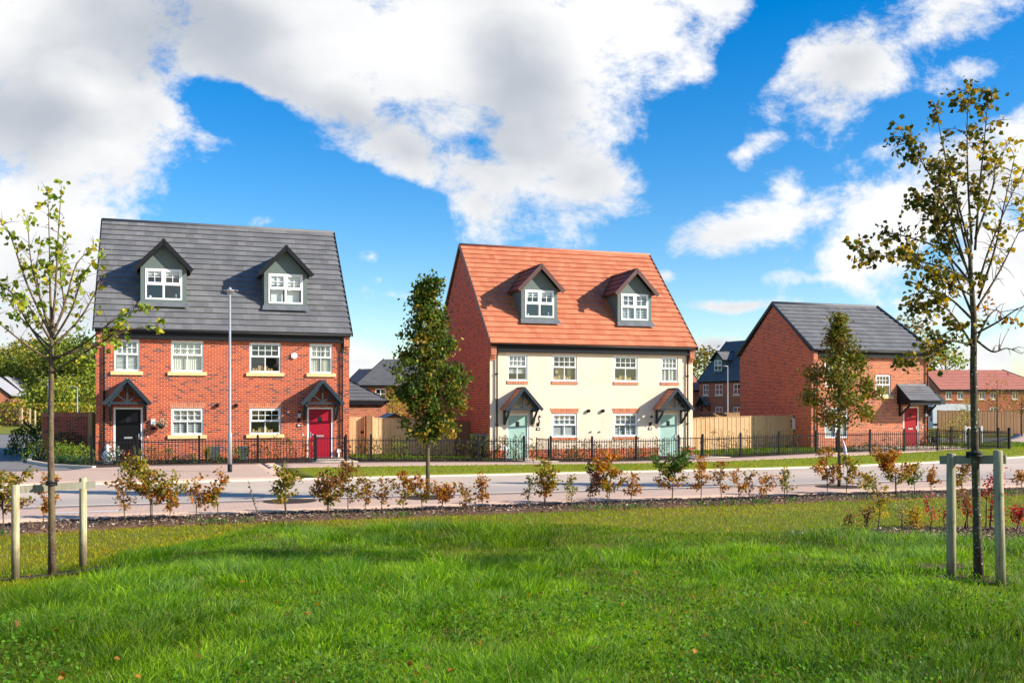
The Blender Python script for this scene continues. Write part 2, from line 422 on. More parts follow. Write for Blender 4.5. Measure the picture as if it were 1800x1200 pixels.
# ------------------------------------------------------------------ the land
def axis(lo, hi, parts):
    out = []
    for a, b, st in parts: out += list(np.arange(a, b, st))
    return np.array(sorted(set([lo]+out+[hi])))
def sheet(name, xs, ys, fz, mat, kind='structure', uvf=None):
    X, Y = np.meshgrid(xs, ys); Z = fz(X, Y)
    V = np.stack([X.ravel(), Y.ravel(), Z.ravel()], 1); n = len(xs); k = len(ys)
    i = (np.arange(k-1)[:, None]*n+np.arange(n-1)[None]).ravel()
    o = np_mesh(name, V, np.stack([i, i+1, i+n+1, i+n], 1), mat, smooth=True)
    tag(o, kind=kind); return o
gx = axis(-600, 600, [(-600,-60,60),(-60,-14,4),(-14,14,.3),(14,60,2),(60,600,60)])
gy = axis(-60, 900, [(-60,2,6),(2,22,.3),(22,60,1.),(60,120,6),(120,900,80)])
sheet('ground', gx, gy, lambda x, y: ground(x, y)-.02, M['shaded_thatch'])

def drape(name, us, lo, hi, dz, mat, nv=6, depth=0.):
    """strip in estate coordinates draped over the land dz above it; lo(u), hi(u) are its edges across"""
    us = np.asarray(us, float)
    L = np.array([lo(u) for u in us]); Hh = np.array([hi(u) for u in us])
    t = np.linspace(0, 1, nv)
    Vv = L[:, None]+(Hh-L)[:, None]*t[None]; Uu = np.repeat(us[:, None], nv, 1)
    X, Y = uvw(Uu, Vv); Z = ground(X, Y)+dz
    V = np.stack([X.ravel(), Y.ravel(), Z.ravel()], 1)
    i = (np.arange(len(us)-1)[:, None]*nv+np.arange(nv-1)[None]).ravel()
    F = np.stack([i, i+nv, i+nv+1, i+1], 1)
    uvp = np.stack([Uu.ravel(), Vv.ravel()], 1)
    if depth:                       # skirt round the edge, so that the sheet is a slab
        n0 = len(V); rim = list(range(0, len(us)*nv, nv)) + list(range((len(us)-1)*nv+1, len(us)*nv)) + list(range((len(us)-1)*nv-1, 0, -nv))[:]+list(range(nv-2, 0, -1))
        V = np.vstack([V, V[rim]-[0, 0, depth]]); uvp = np.vstack([uvp, uvp[rim]-[.03, .03]])
        k = len(rim); a = np.array(rim); b = np.roll(a, -1); c = n0+np.arange(k); d = np.roll(c, -1)
        F = np.vstack([F, np.stack([a, c, d, b], 1)])
    o = np_mesh(name, V, F, mat)
    uvl = o.data.uv_layers.new(name='metres'); li = np.zeros(len(o.data.loops), np.int32); o.data.loops.foreach_get('vertex_index', li)
    uvl.data.foreach_set('uv', uvp[li].astype(np.float32).ravel())
    tag(o, kind='structure'); return o
far_edge = lambda u: 29.0+1.7*max(0, (u-17)/12)**2 + (.3*max(0, (-u)/8) if u < 0 else 0)
near_edge = lambda u: 22.62 - .02*max(0, -u)
bed_far = lambda u: 20.05 - .17*max(0, -u-1)
bed_near = lambda u: 18.75 - .26*max(0, -u-.5)
UA = np.arange(-34, 75, 1.)
drape('near_pavement', UA, bed_far, near_edge, .055, M['paving'], 5, .12)
drape('near_kerb', UA, near_edge, lambda u: near_edge(u)+.14, .06, M['kerb'], 2, .12)
drape('road', UA, lambda u: near_edge(u)+.14, far_edge, .012, M['asphalt'], 9)
drape('far_kerb', UA, far_edge, lambda u: far_edge(u)+.15, .06, M['kerb'], 2, .12)
drape('road_crossing', np.arange(-34, 4, .75), lambda u: far_edge(u)+.15, lambda u: 35.5 if u < -3.2 else 37.35, .055, M['paving'], 9, .1)
foot_lo = lambda u: far_edge(u)+4.8
drape('footpath', np.arange(3.0, 75, 1.), foot_lo, lambda u: max(37.35, foot_lo(u)+3.2), .055, M['paving'], 4, .1)
drape('verge', [3.35, 3.9, 4.6]+list(np.arange(5.5, 75, .8)), lambda u: far_edge(u)+.15+(.0 if u > 4.3 else (4.3-u)*1.2), lambda u: foot_lo(u)+(0 if u > 3.7 else 0), .075, M['lawn'], 9, .1)
drape('front_garden', np.arange(-3.2, 44, .6), lambda u: max(37.35, foot_lo(u)+3.2), lambda u: 41.2, .05, M['soil'], 7, .1)
drape('mulch_strip', np.arange(-16, 60, .6), bed_near, bed_far, .035, M['mulchbase'], 5, .08)
drape('side_lawn', np.arange(7.0, 13.0, .6), lambda u: 38.6, lambda u: 43.6, .075, M['lawn'], 8)
drape('corner_lawn', np.arange(22.9, 30.2, .6), lambda u: 38.0, lambda u: 43.6, .075, M['lawn'], 8)
drape('end_lawn', np.arange(37.6, 46, .6), lambda u: 38.8, lambda u: 46, .075, M['lawn'], 8)
for a, b, c, d in ((4.9, 6.6, 37.3, 40.98), (13.2, 14.7, 37.3, 40.98), (20.9, 22.6, 37.3, 40.98), (29.9, 38, 40.2, 41.98), (27.3, 28.2, 37.3, 42.5)):
    drape('garden_path', np.linspace(a, b, 4), lambda u: c, lambda u: d, .07, M['flag'], 4, .05)
# side road on the left that runs back past the brick house, and the lane far right
def poly_sheet(name, pts, z, mat):
    mb = MB(); mb.face([(x, y, z) for x, y in pts]); o = mb.build(name, mat); tag(o, kind='structure'); return o
poly_sheet('side_road', [(-62, 14), (-31.5, 24.5), (-14.2, 32.95), (-17.2, 36.2), (-19.6, 40.0), (-22.5, 46), (-24.5, 56), (-27, 76), (-75, 74)], .012, M['asphalt_side'])
poly_sheet('far_lane', [(24, 57.8), (90, 64), (90, 70), (24, 65.6)], .012, M['asphalt_side'])
poly_sheet('far_lawn', [(-90, 74.5), (-27, 76.5), (-10, 78), (-10, 118), (-90, 118)], .02, M['lawn'])
poly_sheet('far_lawn', [(24, 70.3), (90, 74.5), (90, 79.5), (24, 75)], .02, M['lawn'])
poly_sheet('far_paving', [(24.5, 46), (36, 44), (60, 54), (60, 60.8), (25, 57.3)], .02, M['paving'])
pm = MB(); 
for u0, u1 in ((-2.3, -.9),): 
    p = [uvw(u0, 21.05), uvw(u1, 21.05), uvw(u1, 21.2), uvw(u0, 21.2)]
    pm.face([(x, y, gz(x, y)+.06) for x, y in p])
tag(pm.build('road_marking', M['white_paint']), kind='structure')

# ------------------------------------------------------------------ house pieces
def window(par, x0, x1, z0, z1, y=0., style='sash', inner='none', sill=None, lintel=None, lname=None):
    """white frame set in the wall plane y of par; pane, sill, lintel, blind ... are its sub-parts"""
    f = MB(); t = .062; ya, yb = y+.03, y+.095; w = x1-x0; h = z1-z0
    f.box(x0, x1, ya, yb, z0, z0+t*1.15); f.box(x0, x1, ya, yb, z1-t, z1)
    f.box(x0, x0+t, ya, yb, z0+t*1.15, z1-t); f.box(x1-t, x1, ya, yb, z0+t*1.15, z1-t)
    a0, a1, b0, b1 = x0+t, x1-t, z0+t*1.15, z1-t
    if style == 'sash':
        zm = z0+h*(.545 if h > 1.1 else .52); s = .036
        f.box(a0, a1, ya-.012, yb-.003, zm-.035, zm+.035)
        f.box(a0, a0+s, ya-.012, yb-.004, zm+.035, b1); f.box(a1-s, a1, ya-.012, yb-.004, zm+.035, b1); f.box(a0+s, a1-s, ya-.012, yb-.004, b1-s, b1)
        f.box((a0+a1)/2-.018, (a0+a1)/2+.018, ya+.01, yb-.01, b0, zm-.035)
        zc = (zm+.035+b1-s)/2
        for k in (1, 2, 3):
            xc = a0+s+(a1-a0-2*s)*k/4; f.box(xc-.012, xc+.012, ya+.012, yb-.012, zm+.035, b1-s)
        f.box(a0+s, a1-s, ya+.014, yb-.014, zc-.012, zc+.012)
    elif style == 'casement':
        zm = z0+h*.5; xc = (x0+x1)/2; s = .045
        f.box(a0, a1, ya-.01, yb-.003, zm-.035, zm+.035); f.box(xc-.04, xc+.04, ya-.006, yb-.006, b0, zm-.035); f.box(xc-.04, xc+.04, ya-.006, yb-.006, zm+.035, b1)
        for l, r in ((a0, xc-.04), (xc+.04, a1)):
            f.box(l, l+s, ya-.014, yb-.008, zm+.035, b1); f.box(r-s, r, ya-.014, yb-.008, zm+.035, b1)
            f.box(l+s, r-s, ya-.014, yb-.008, zm+.035, zm+.035+s); f.box(l+s, r-s, ya-.014, yb-.008, b1-s, b1)
            f.box((l+r)/2-.012, (l+r)/2+.012, ya+.012, yb-.012, zm+.035+s, b1-s)
            zc = (zm+.035+b1)/2; f.box(l+s, r-s, ya+.014, yb-.014, zc-.012, zc+.012)
    elif style == 'pair':
        xc = (x0+x1)/2; f.box(xc-.06, xc+.06, ya-.008, yb-.004, b0, b1)
        zm = z0+h*.72; f.box(a0, a1, ya-.004, yb-.008, zm-.03, zm+.03)
    wo = f.build('window', M['white'], par)
    if lname: wo['label'] = lname
    g = MB(); yp = (ya+yb)/2+.006
    g.face([(a0, yp, b0), (a1, yp, b0), (a1, yp, b1), (a0, yp, b1)]); g.build('pane', M['glass'], wo)
    if sill == 'stone':
        s_ = MB(); s_.prism([(y-.075, z0-.14), (y-.075, z0-.02), (y-.003, z0-.002), (y-.003, z0-.14)], 'x', x0-.13, x1+.13); s_.box(x0+.01, x1-.01, y, ya, z0-.14, z0-.003); s_.build('sill', M['sill'], wo)
    elif sill == 'brick':
        s_ = MB(); s_.box(x0-.03, x1+.03, y-.03, y-.002, z0-.135, z0-.012); s_.build('sill', M['brick_soldier'], wo)
        s2 = MB(); s2.box(x0-.02, x1+.02, y-.045, ya+.002, z0-.011, z0+.012); s2.build('sill_board', M['white'], wo)
    if lintel:
        l_ = MB(); zz = .205 if lintel == 'soldier' else .215; e = .09 if lintel == 'soldier' else .1; pr = .004 if lintel == 'soldier' else .012
        l_.prism([(x0-.015, z1+.003), (x1+.015, z1+.003), (x1+e, z1+zz), (x0-e, z1+zz)], 'y', y-pr, y-.001); l_.build('lintel', M['brick_soldier'], wo)
    yi = y+.108
    def slats(l, r, lo, hi, sp=.058, tilt=.012, wide=.035):
        b = MB(); z = lo
        while z < hi:
            b.face([(l, yi, z-tilt), (r, yi, z-tilt), (r, yi+wide, z+tilt), (l, yi+wide, z+tilt)]); b.face([(l, yi+.0, z-tilt), (r, yi, z-tilt), (r, yi, z-tilt+.012), (l, yi, z-tilt+.012)])
            z += sp
        return b
    if inner == 'blind': slats(a0+.02, a1-.02, b0+.02, b1, .05, .017, .03).build('blind', M['blind'], wo)
    elif inner == 'halfblind': slats(a0+.02, a1-.02, z0+h*.3, b1, .05, .018).build('blind', M['blind'], wo)
    elif inner == 'shutter':
        b = slats(a0+.02, a1-.02, b0+.03, b1-.02, .075, .02, .05)
        for k in range(5):
            xc = a0+(a1-a0)*k/4; b.box(max(a0, xc-.028), min(a1, xc+.028), yi-.012, yi+.03, b0, b1)
        b.build('shutter', M['blind'], wo)
    elif inner == 'curtain':
        b = MB()
        for l, r in ((a0, a0+(a1-a0)*.44), (a1-(a1-a0)*.40, a1)):
            n = 10
            for k in range(n):
                p, q = l+(r-l)*k/n, l+(r-l)*(k+1)/n; d0, d1 = .035*(k % 2), .035*((k+1) % 2)
                b.face([(p, yi+d0, b0), (q, yi+d1, b0), (q, yi+d1, b1), (p, yi+d0, b1)])
        b.build('curtain', M['curtain'], wo)
    elif inner in ('roller', 'half'):
        zz = z0+h*(.80 if inner == 'roller' else .62)
        b = MB(); b.box(a0+.01, a1-.01, yi, yi+.012, zz, b1); b.tube([(a0, yi, zz), (a1, yi, zz)], .012, 6); b.build('roller_blind', M['blind'], wo)
        if inner == 'half':
            b = MB(); b.box(a0+.05, a0+(a1-a0)*.42, yi+.1, yi+.13, b0, zz-.12); b.box(a0+(a1-a0)*.55, a1-.06, yi+.12, yi+.15, b0, zz-.16); b.build('folded_linen', M['blind'], wo)
    elif inner == 'net':
        b = MB(); n = 26
        for k in range(n):
            p, q = a0+(a1-a0)*k/n, a0+(a1-a0)*(k+1)/n; d0, d1 = .02*(k % 2), .02*((k+1) % 2)
            b.face([(p, yi+d0+.03, b0), (q, yi+d1+.03, b0), (q, yi+d1+.03, b1), (p, yi+d0+.03, b1)])
        b.build('net_curtain', M['curtain'], wo)
    if inner in ('boxes', 'none', 'roller', 'drape'):
        b = MB(); xx = a0+.06; rr = random.Random(int(x0*100)+int(z0*10))
        if inner in ('boxes', 'drape'):
            for wd, hh in ((.09, .1), (.07, .07), (.2, .19), (.13, .17), (.07, .09), (.08, .1)):
                if xx+wd < a1: b.box(xx, xx+wd, yi+.02, yi+.12, b0, b0+hh+rr.random()*.05); xx += wd+.03
            b.build('parcel', M['interior'], wo)
        if inner == 'drape':
            b = MB(); b.box(a0+.02, a0+.09, yi+.13, yi+.15, b0, b1); b.box(a1-.30, a1-.12, yi+.13, yi+.15, b0, b1); b.box(a0+.25, a0+.62, yi+.3, yi+.33, b0, b0+h*.42); b.build('curtain', M['interior'], wo)
        if inner in ('none', 'roller'):
            b = MB(); b.lathe([(.03, 0), (.045, .03), (.045, .09), (.02, .1)], (a0+.12, yi+.05, b0), 8); b.build('ornament', M['blind'], wo)
            b = MB(); b.lathe([(.035, 0), (.03, .12), (.04, .16), (.01, .2)], (a1-.16, yi+.05, b0), 8)
            b.build('ornament', M['blind'], wo)
    return wo

def door(par, x0, x1, z1, mat, y=0., label=None, flip=False, glaz=True):
    d = MB(); t = .07
    d.box(x0+t, x1-t, y+.06, y+.105, .06, z1-t)
    for zz in (.25, 1.0): d.box(x0+t+.12, x1-t-.12, y+.054, y+.059, zz, zz+.012); 
    o = d.build('door', mat, par)
    if label: o['label'] = label
    f = MB(); f.box(x0, x0+t, y+.02, y+.1, 0, z1); f.box(x1-t, x1, y+.02, y+.1, 0, z1); f.box(x0+t, x1-t, y+.02, y+.1, z1-t, z1); f.box(x0+t, x1-t, y+.01, y+.11, 0, .06); f.build('door_frame', M['white'], o)
    xc = (x0+x1)/2
    l = MB(); l.box(xc-.15, xc+.15, y+.045, y+.06, .93, 1.0); l.box(xc-.11, xc+.11, y+.04, y+.046, .95, .98); l.build('letterbox', M['chrome'] if mat is not M['door_green'] else M['door_green'], o)
    hx = x0+t+.07 if flip else x1-t-.07
    h = MB(); h.tube([(hx, y+.02, 1.02), (hx+(.12 if flip else -.12), y+.02, 1.02)], .012, 6); h.box(hx-.02, hx+.02, y+.03, y+.06, .9, 1.12); h.build('handle', M['chrome'], o)
    if glaz:
        g = MB(); g.box(xc-.08, xc+.08, y+.05, y+.06, 1.53, 1.75); g.build('glazing', M['dark'], o)
    return o

def canopy(par, xc, tilem, barge, y=0., hw=.80, dep=.82, zt=3.17, ze=2.27):
    """pitched porch roof on brackets over a door"""
    sl = math.hypot(hw, zt-ze); nx, nz = (zt-ze)/sl, hw/sl
    r = MB(); n = 6
    for sg in (-1, 1):
        for k in range(n):
            s0, s1 = k/n, (k+1)/n
            def P(s, lift, yy): return (xc+sg*(hw*(1-s)+nx*lift), yy, ze+(zt-ze)*s+nz*lift)
            a = [P(s0, .05, y-dep), P(s0, .05, y), P(s1, .028, y), P(s1, .028, y-dep)]
            if sg < 0: a = a[::-1]
            uvs = [(p[1], k*.3+(.01 if i in ((0, 1) if sg > 0 else (2, 3)) else .29)) for i, p in enumerate(a)]
            r.face(a, 0, uv=uvs)
            b = [P(s0, .05, y), P(s0, .05, y-dep), P(s0, .0, y-dep), P(s0, .0, y)]
            r.face(b if sg > 0 else b[::-1])
        u = [(xc+sg*hw, y-dep, ze), (xc+sg*hw, y, ze), (xc, y, zt), (xc, y-dep, zt)]
        r.face(u if sg < 0 else u[::-1], 1)
    o = r.build('door_canopy', [tilem, M['bluegrey']], par)
    rb = MB(); rb.tube([(xc, y-dep-.03, zt+.015), (xc, y, zt+.015)], .065, 8); rb.build('ridge_tile', barge if tilem is not M['slate'] else M['slate'], o)
    bg = MB()
    for sg in (-1, 1):
        bg.obox((xc+sg*(hw+.035), y-dep-.02, ze-.02), (xc+sg*.01, y-dep-.02, zt+.01), .045, .13, up=(sg*nx, 0, nz))
    bg.build('barge_board', barge, o)
    t = MB(); yt = y-dep+.10
    t.box(xc-hw+.12, xc+hw-.12, yt, yt+.07, ze-.02, ze+.07)
    t.box(xc-.035, xc+.035, yt, yt+.07, ze+.07, zt-.16)
    for sg in (-1, 1):
        t.obox((xc+sg*.04, yt+.035, ze+.08), (xc+sg*.34, yt+.035, ze+.33), .06, .055, up=(0, 0, 1))
        t.obox((xc+sg*(hw-.10), yt+.035, ze-.03), (xc+sg*.03, yt+.035, zt-.13), .07, .10, up=(sg*nx, 0, nz))
    t.build('truss', barge, o)
    for sg in (-1, 1):
        b = MB(); x = xc+sg*(hw-.17)
        b.box(x-.045, x+.045, y-.09, y-.003, ze-.66, ze-.1); b.box(x-.05, x+.05, y-dep+.06, y-.003, ze-.1, ze-.021)
        b.obox((x, y-.06, ze-.62), (x, y-dep+.16, ze-.11), .07, .08, up=(0, -1, 1))
        b.build('bracket', barge, o)
    return o

def roof_slope(mb, xl, xr, y0, z0, y1, z1, gauge=.345, holes=(), lift=.058, mi=0, soff=0):
    """courses of tiles from the eaves (y0, z0) up to the ridge (y1, z1); xl(s), xr(s) give the ends; holes = (x0, x1, ya, yb) left open"""
    L = math.hypot(y1-y0, z1-z0); n = max(1, round(L/gauge)); g = L/n
    ty, tz = (y1-y0)/L, (z1-z0)/L
    ny, nz = -tz, ty
    if nz < 0: ny, nz = -ny, -nz
    back = y1 < y0
    for k in range(n):
        s0, s1 = k*g, (k+1)*g
        segs = [(xl(s0/L), xr(s0/L), xl(s1/L), xr(s1/L))]
        ym = y0+ty*(s0+s1)/2
        for h in holes:
            if h[2] < ym < h[3]:
                ns = []
                for a, b, c, d in segs:
                    if a < h[0] and b > h[1]: ns += [(a, h[0], c, h[0]), (h[1], b, h[1], d)]
                    else: ns.append((a, b, c, d))
                segs = ns
        def P(x, s, l): return (x, y0+ty*s+ny*l, z0+tz*s+nz*l)
        for a, b, c, d in segs:
            q = [P(a, s0, lift), P(b, s0, lift), P(d, s1, .008), P(c, s1, .008)]
            uvq = [(a, k*gauge+.006), (b, k*gauge+.006), (d, (k+1)*gauge-.006), (c, (k+1)*gauge-.006)]
            r = [P(a, s0, -.02 if k == 0 else .002), P(b, s0, -.02 if k == 0 else .002), P(b, s0, lift), P(a, s0, lift)]
            if back: q = q[::-1]; uvq = uvq[::-1]; r = r[::-1]
            mb.face(q, mi, uv=uvq); mb.face(r, mi)

def front_wall(mb, W, zlo, zhi, holes, y=0., t=.12, split=None, mi=(0, 0)):
    """wall face with window and door openings, and their reveals; below split the second material"""
    xs = sorted({0., W}|{h[0] for h in holes}|{h[1] for h in holes}); zs = sorted({zlo, zhi}|{h[2] for h in holes}|{h[3] for h in holes}|({split} if split else set()))
    for i in range(len(xs)-1):
        for j in range(len(zs)-1):
            cx, cz = (xs[i]+xs[i+1])/2, (zs[j]+zs[j+1])/2
            if any(h[0] < cx < h[1] and h[2] < cz < h[3] for h in holes): continue
            mb.face([(xs[i], y, zs[j]), (xs[i+1], y, zs[j]), (xs[i+1], y, zs[j+1]), (xs[i], y, zs[j+1])], mi[1] if (split and cz < split) else mi[0])
    for a, b, c, d in holes:
        mb.face([(a, y, c), (a, y, d), (a, y+t, d), (a, y+t, c)], mi[0]); mb.face([(b, y, d), (b, y, c), (b, y+t, c), (b, y+t, d)], mi[0])
        mb.face([(a, y, d), (b, y, d), (b, y+t, d), (a, y+t, d)], mi[0]); mb.face([(b, y, c), (a, y, c), (a, y+t, c), (b, y+t, c)], mi[0])

def lantern(par, x, z, y=0.):
    l = MB(); l.box(x-.05, x+.05, y-.03, y-.003, z-.16, z+.0); l.tube([(x, y-.02, z-.05), (x, y-.14, z-.08), (x, y-.16, z+.02)], .014, 6)
    l.lathe([(.03, .0), (.055, .03)], (x, y-.16, z), 6); l.lathe([(.085, .22), (.03, .30), (.01, .34)], (x, y-.16, z), 6); l.tube([(x, y-.16, z+.0), (x, y-.16, z+.30)], .012, 4)
    o = l.build('wall_lantern', M['dark'], par)
    g = MB(); g.lathe([(.05, .031), (.078, .215)], (x, y-.16, z), 6); g.build('lantern_glass', M['lampglass'], o); return o
def downpipe(par, x, y, ztop, zg):
    d = MB(); d.tube([(x, y-.20, ztop+.42), (x, y-.20, ztop+.32), (x, y-.07, ztop+.12), (x, y-.07, ztop-.05), (x, y-.07, 0)], .036, 8)
    for z in (.5, 1.6, 2.7, 3.8): d.box(x-.055, x+.055, y-.11, y-.003, z, z+.04)
    d.build('downpipe', M['dark'], par)
def corbel(par, x0, x1, y, mat, z0=4.42):
    c = MB()
    for k, (dp, a, b) in enumerate(((.06, 0, .1), (.12, .1, .2), (.19, .2, .66))): c.box(x0, x1, y-dp, y-.002, z0+a, z0+b)
    c.build('corbel', mat, par)

def dormer(par, cx, roofm, tilem, bargem, inner, wx, wz, yf=.72, hw=.86, zb=6.14, ze=7.62, za=8.62, lname=None):
    d = MB(); yb = 3.0
    holes = [(wx[0]-cx+hw, wx[1]-cx+hw, wz[0], wz[1])]
    fm = MB(); front_wall(fm, 2*hw, zb, ze, holes, yf, .1)
    for f in fm.f: d.face([(fm.v[i][0]+cx-hw, fm.v[i][1], fm.v[i][2]) for i in f])
    d.face([(cx-hw, yf, ze), (cx+hw, yf, ze), (cx, yf, ze+hw*1.08)])
    for sg in (-1, 1):
        q = [(cx+sg*hw, yf, zb-.1), (cx+sg*hw, yb, zb-.1), (cx+sg*hw, yb, ze+.05), (cx+sg*hw, yf, ze+.05)]
        d.face(q if sg > 0 else q[::-1])
    d.box(cx-hw-.01, cx+hw+.01, yf-.045, yf-.002, zb-.06, zb+.22)
    o = d.build('dormer', M['greygreen'], par)
    if lname: o['label'] = lname
    r = MB(); e = 1.02; yo = yf-.26; t = .07
    sl = math.hypot(e, za-ze+.06); nx, nz = (za-ze+.06)/sl, e/sl
    for sg in (-1, 1):
        n = 4
        for k in range(n):
            s0, s1 = k/n, (k+1)/n
            def P(s, l, yy): return (cx+sg*(e*(1-s)+nx*l), yy, ze-.06+(za-ze+.06)*s+nz*l)
            a = [P(s0, .075, yo), P(s0, .075, yb+.4), P(s1, .045, yb+.4), P(s1, .045, yo)]
            uvs = [(a[0][1], k*.3+.01), (a[1][1], k*.3+.01), (a[2][1], k*.3+.29), (a[3][1], k*.3+.29)]
            if sg < 0: a = a[::-1]; uvs = uvs[::-1]
            r.face(a, 0, uv=uvs)
            b = [P(s0, .075, yb+.4), P(s0, .075, yo), P(s0, .0, yo), P(s0, .0, yb+.4)]
            r.face(b if sg > 0 else b[::-1], 0)
        u = [(cx+sg*e, yo, ze-.06), (cx+sg*e, yb, ze-.06), (cx, yb, za), (cx, yo, za)]
        r.face(u if sg < 0 else u[::-1], 1)
    r.build('dormer_roof', [tilem, M['dark']], o)
    c = MB(); c.tube([(cx, yo-.02, za+.06), (cx, yb+.5, za+.06)], .085, 8); c.build('ridge_tile', bargem, o)
    bg = MB()
    for sg in (-1, 1): bg.obox((cx+sg*(e+.05), yo-.02, ze-.09), (cx, yo-.02, za+.02), .06, .17, up=(sg*nx, 0, nz))
    bg.build('barge_board', bargem, o)
    a = MB(); a.face([(cx-hw-.10, yf-.26, zb-.05), (cx+hw+.10, yf-.26, zb-.05), (cx+hw+.05, yf-.05, zb+.155), (cx-hw-.05, yf-.05, zb+.155)]); a.build('lead_apron', M['lead'], o)
    w = window(o, wx[0], wx[1], wz[0], wz[1], yf-.045, 'casement', inner)
    return o

def town_house(name, label, u0, v0, b, W, wins, doors, dorms, roofm, dormtile, bargem, render=False, cantile=None, canbarge=None, extras=None):
    """a pair of three-storey houses under one roof: wall, roof, dormers, windows, doors, canopies and trim"""
    x, y = uvw(u0, v0)
    t = thing(name, label, 'house', (x, y, b), ANG, 'new houses facing the road')
    D = 9.2; ze, zr = 5.12, 10.08
    holes = [(a, c, d, e) for a, c, d, e, *_ in wins]+[(a, c, 0., e) for a, c, e, *_ in doors]
    w = MB()
    front_wall(w, W, -.5, 5.1, holes, 0., .12, .53 if render else None, (1, 0) if render else (0, 0))
    for xx, fl in ((0., False), (W, True)):
        q = [(xx, D, -.5), (xx, 0, -.5), (xx, 0, 5.05), (xx, D/2, zr-.12), (xx, D, 5.05)]
        w.face(q[::-1] if fl else q)
    w.face([(W, D, -.5), (0, D, -.5), (0, D, 5.05), (W, D, 5.05)])
    for z in (0.02, 2.4, 5.2): w.face([(.02, .14, z), (W-.02, .14, z), (W-.02, D-.1, z), (.02, D-.1, z)], 2)
    for xx in (W/2,): w.face([(xx, .14, 0), (xx, D-.1, 0), (xx, D-.1, 7.5), (xx, .14, 5.)], 2)
    w.face([(.02, 2.3, 0), (W-.02, 2.3, 0), (W-.02, 2.3, 7.4), (.02, 2.3, 7.4)], 2)
    w.build('wall', [M['brick'], M['render'], M['plaster']], t)
    r = MB(); hl = [(c-.80, c+.80, .76, 2.1) for c in dorms]
    roof_slope(r, lambda s: -.07, lambda s: W+.07, -.30, ze, D/2, zr, .345, hl)
    roof_slope(r, lambda s: -.07, lambda s: W+.07, D+.30, ze, D/2, zr)
    ro = r.build('roof', roofm, t)
    rt = MB(); 
    rt.tube([(-.07, D/2, zr-.01), (W+.07, D/2, zr-.01)], .09, 10)
    rt.build('ridge_tile', M['slate_ridge'] if roofm is M['slate'] else M['terra_ridge'], ro)
    for xx in (-.075, W+.075):
        for ya, yb in ((-.33, D/2), (D+.33, D/2)):
            vg = MB(); vg.obox((xx, ya, ze-.06), (xx, yb, zr-.01), .05, .13, up=(0, -1 if ya < 1 else 1, 1))
            vg.build('verge_trim', M['dark'] if roofm is M['slate'] else M['terra_trim'], ro)
    fa = MB(); fa.box(.22, W-.22, -.17, -.125, 4.76, 5.04); fa.box(.22, W-.22, -.124, -.003, 4.76, 4.80); fa.build('fascia', M['dark'], t)
    gu = MB(); gu.tube([(-.02, -.26, 5.06), (W+.02, -.26, 5.06)], .055, 8); gu.build('gutter', M['dark'], t)
    for x0 in (0., W-.24): corbel(t, x0, x0+.24, 0., M['brick_orange'])
    for spec in wins: window(t, spec[0], spec[1], spec[2], spec[3], 0., 'sash', spec[4], spec[5], spec[6])
    for i, (a, c, e, mat, flip, dl) in enumerate(doors):
        door(t, a, c, e, mat, 0., dl, flip); canopy(t, (a+c)/2+.0, cantile, canbarge)
    for c, inn, ln in ((dorms[0], extras['din'][0], None), (dorms[1], extras['din'][1], None)):
        dormer(t, c, roofm, dormtile, bargem, inn, (c-.69, c+.69), (6.38, 7.60))
    for xx in (.30, W-.30): downpipe(t, xx, 0., 4.62, 0)
    for xx in extras['vents']:
        v = MB(); v.tube([(xx, -.002, 2.21), (xx, -.10, 2.21)], .075, 10); v.tube([(xx, -.10, 2.21), (xx, -.13, 2.20)], .05, 10); v.build('flue_vent', M['dark'], t)
    for xx, z in extras['lanterns']:
        lantern(t, xx, z); p = MB(); p.box(xx-.09, xx+.09, -.02, -.003, z-.34, z-.22); o = p.build('number_plate', M['dark'], t)
        p = MB(); p.box(xx-.05, xx+.05, -.024, -.021, z-.31, z-.25); p.build('plate_centre', M['white_paint'], o)
    for xx, z in extras['bells']:
        p = MB(); p.box(xx-.02, xx+.02, -.02, -.003, z-.04, z+.04); p.build('doorbell', M['white'], t)
    return t
M['terra_trim'] = plain('dark_terracotta_trim', (.10,.035,.025), .5)

# house with the grey roof
U0 = -2.79
h1w = [(.66, 1.56, 3.52, 4.74, 'blind', 'stone', None), (2.72, 3.92, 3.52, 4.74, 'net', 'stone', None), (5.68, 6.90, 3.52, 4.72, 'boxes', 'stone', None), (8.05, 8.97, 3.52, 4.72, 'curtain', 'stone', None),
       (2.72, 3.92, 1.05, 2.10, 'shutter', 'stone', 'soldier'), (5.68, 6.90, 1.05, 2.10, 'boxes', 'stone', 'soldier')]
h1d = [(.63, 1.68, 2.13, M['door_black'], False, 'black front door with a silver letterbox'), (7.95, 9.0, 2.13, M['door_red'], True, 'crimson front door with a silver letterbox')]
H1 = town_house('semi_detached_house', 'red brick house pair with dark grey roof, black door and crimson door', U0, 41., -.05, 9.66, h1w, h1d, (2.44, 7.17),
    M['slate'], M['slate'], M['dark'], False, M['slate'], M['bluegrey'],
    dict(din=('roller', 'half'), vents=(4.44, 5.16), lanterns=((7.62, 1.68),), bells=((1.86, 1.0), (7.78, 1.02))))
a = MB(); a.tube([(7.43, -.004, 4.22), (7.43, -.07, 4.22)], .135, 6, sm=False); a.build('alarm_box', M['white'], H1)
a = MB(); a.box(1.98, 2.14, -.12, -.003, 1.46, 1.68); a.build('box_lamp', M['white'], H1)
a = MB(); a.box(1.99, 2.13, -.03, -.003, 1.27, 1.38); a.build('number_plate', M['dark'], H1)
a = MB(); a.box(9.15, 9.28, -.12, -.003, .28, .42); a.tube([(9.215, -.06, .28), (9.215, -.06, 0)], .035, 8); a.build('pipe_cover', M['white'], H1)
